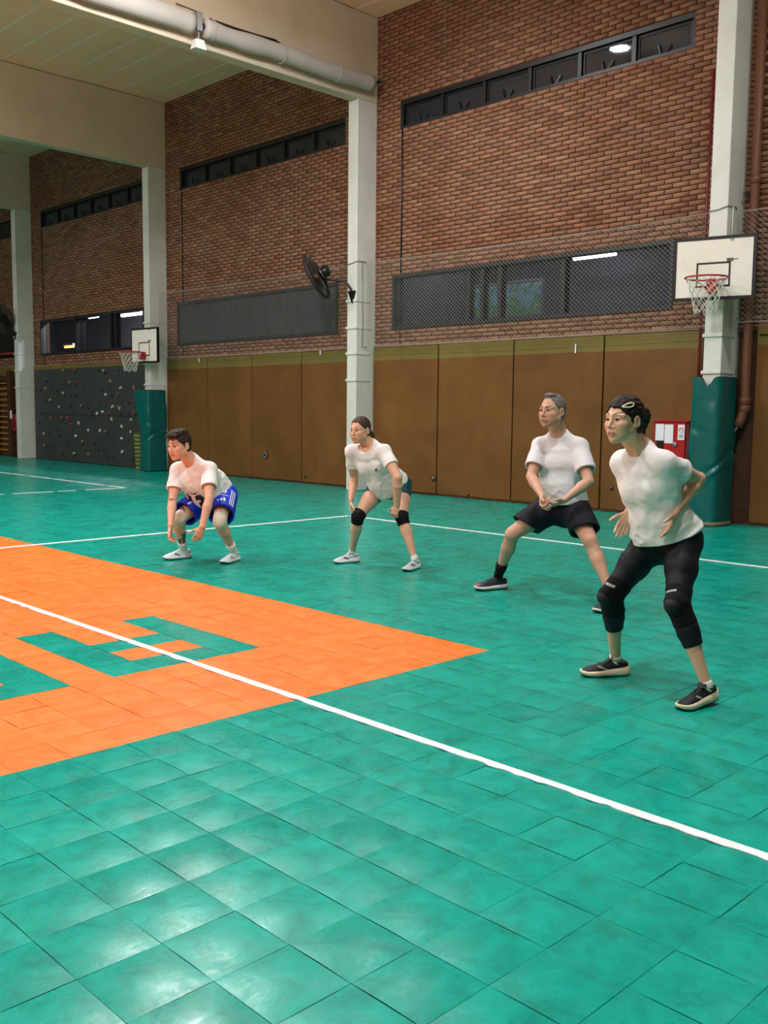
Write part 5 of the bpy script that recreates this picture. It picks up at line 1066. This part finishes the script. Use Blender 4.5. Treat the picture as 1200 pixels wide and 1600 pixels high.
# ------------------------------------------------------------------ fittings on the boards
def plate(x, z, r, label, nm='wall_socket'):
    o = empty(nm, (x, YW-.05, z)); tag(o, label, 'fitting'); MB().lathe([(r, 0), (r, .012), (r*.8, .02)], axis=(0, -1, 0), n=18).build('plate', M['wood'], o, True); MB().lathe([(r*.35, .018), (r*.35, .03), (r*.1, .032)], axis=(0, -1, 0), n=12).build('centre', M['steel'], o, True)
plate(-7.72, .30, .06, 'round brass floor socket plate low on the board right of the bent woman')
plate(-6.93, .08, .03, 'small dark round hole cover low on the board left of the grey-haired man')
plate(-4.15, .36, .03, 'small dark round stopper low on the board between the grey-haired man and the front woman')
plate(-11.20, .14, .035, 'small dark stopper low on the board left of the middle pillar')
o = empty('wall_hook', (-12.47, YW-.05, .52)); tag(o, 'metal hook ring in a notch low on the brown board behind the young man', 'hook')
MB().lathe([(.10, 0), (.10, .01), (.07, .016)], axis=(0, -1, 0), n=9).build('worn_patch', M['wood'], o); MB().tube([(.06*math.cos(a), -.03-.02*math.sin(a), .06*math.sin(a)) for a in np.linspace(0, 6.28, 18, endpoint=False)], .012, 6, True).build('ring', M['steel'], o, True); MB().bar((0, 0, .06), (0, -.05, .07), .02).build('staple', M['steel'], o)
tag(MB().box(-4.86, -4.84, YW-.07, YW-.055, 2.36, 2.50).build('tape_scrap', M['paper']), 'scrap of pale tape hanging from the yellow band above the grey-haired man', 'tape')
for x, z in ((-10.75, 2.52), (-14.9, 2.5)): tag(MB().box(x, x+.025, YW-.07, YW-.055, z, z+.09).build('tape_scrap', M['paper']), 'scrap of pale tape on the yellow band %s' % ('left of the middle pillar' if x > -12 else 'near the far green pad'), 'tape')
# ------------------------------------------------------------------ rolled curtain under the beam
bx = -9.285
o = empty('rolled_curtain', (bx+.15, 7.2, 7.18)); tag(o, 'long white rolled curtain fixed along the side of the nearest beam', 'curtain')
def roll(y0, y1, r, sz):
    nu, nv = 22, int((y1-y0)/.07); V = []
    for j in range(nv+1):
        y = y0+(y1-y0)*j/nv; q = 1+.04*math.sin(y*7)+.05*float(vnoise(np.array(y*5), np.array(.3), np.array(.7)))
        for i in range(nu): a = 2*math.pi*i/nu; V.append((r*q*math.cos(a)*.9, y-7.2, r*q*math.sin(a)*sz+.012*math.sin(y*3)-.01))
    return MB().grid(V, nu, nv+1, True, True)
roll(7.42, 10.92, .135, 1.0).build('roll', M['fabric'], o, True); roll(-12, 7.20, .15, 1.05).build('roll', M['fabric'], o, True)
for y in (7.55, 8.9, 10.1): MB().tube([(.14*math.cos(a), y-7.2, .15*math.sin(a)-.01) for a in np.linspace(0, 6.28, 20, endpoint=False)], .006, 5, True).build('tie', M['fabric'], o, True)
MB().lathe([(.03, 0), (.03, .2)], (-.05, 10.85-7.2, .12), (0, 1, 0), n=10).build('end_bolt', M['steel'], o, True)
wire('black_cable', [(bx+.04, 7.60, 7.37), (bx+.05, 8.05, 7.36), (bx+.04, 8.5, 7.375), (bx+.03, 8.86, 7.40), (bx+.02, 9.25, 7.30)], .018, M['rubber'], 'black cable drooping along the top of the rolled curtain', 'cable')
wire('black_cable', [(bx+.05, 10.94, 7.25), (bx+.06, 11.1, 7.26), (bx+.05, 11.19, 7.30)], .014, M['rubber'], 'short black cable from the end of the rolled curtain to the bricks', 'cable')
o = empty('curtain_winch', (bx+.16, 7.31, 7.30)); tag(o, 'grey winch bracket hanging between the two halves of the rolled curtain', 'bracket')
MB().bar((-.14, -.30, .14), (.02, .02, .05), .014).build('stay', M['dark'], o); MB().box(-.05, .05, -.05, .05, -.22, .06).build('bracket', M['steel'], o, bevel=.01); MB().lathe([(.05, -.04), (.06, -.01), (.04, .03)], (0, .07, -.12), (0, 1, 0), n=12).build('gear', M['dark'], o, True)
MB().bar((0, 0, -.2), (0, 0, -.36), .02).build('rod', M['steel'], o); MB().add([(-.05, -.07, -.34), (.05, -.07, -.34), (.05, .07, -.34), (-.05, .07, -.34), (-.07, -.10, -.48), (.07, -.10, -.48), (.07, .10, -.48), (-.07, .10, -.48)], [(0,1,2,3),(7,6,5,4),(0,4,5,1),(1,5,6,2),(2,6,7,3),(3,7,4,0)]).build('shade', M['white'], o)
# lamp housings under the ceiling
for (x, y, z, p), lab in zip(LAMPS[:2], ('round hanging gym lamp that shows as a bright spot in the high window', 'round hanging gym lamp beside the rolled curtain, just above the picture edge')):
    o = empty('gym_lamp', (x, y, z)); tag(o, lab, 'lamp')
    MB().lathe([(.27, .02), (.29, .05), (.20, .12), (.08, .18), (.05, .24)], n=24).build('housing', M['steel'], o, True); MB().bar((0, 0, .24), (0, 0, ZC-z), .02).build('rod', M['steel'], o)
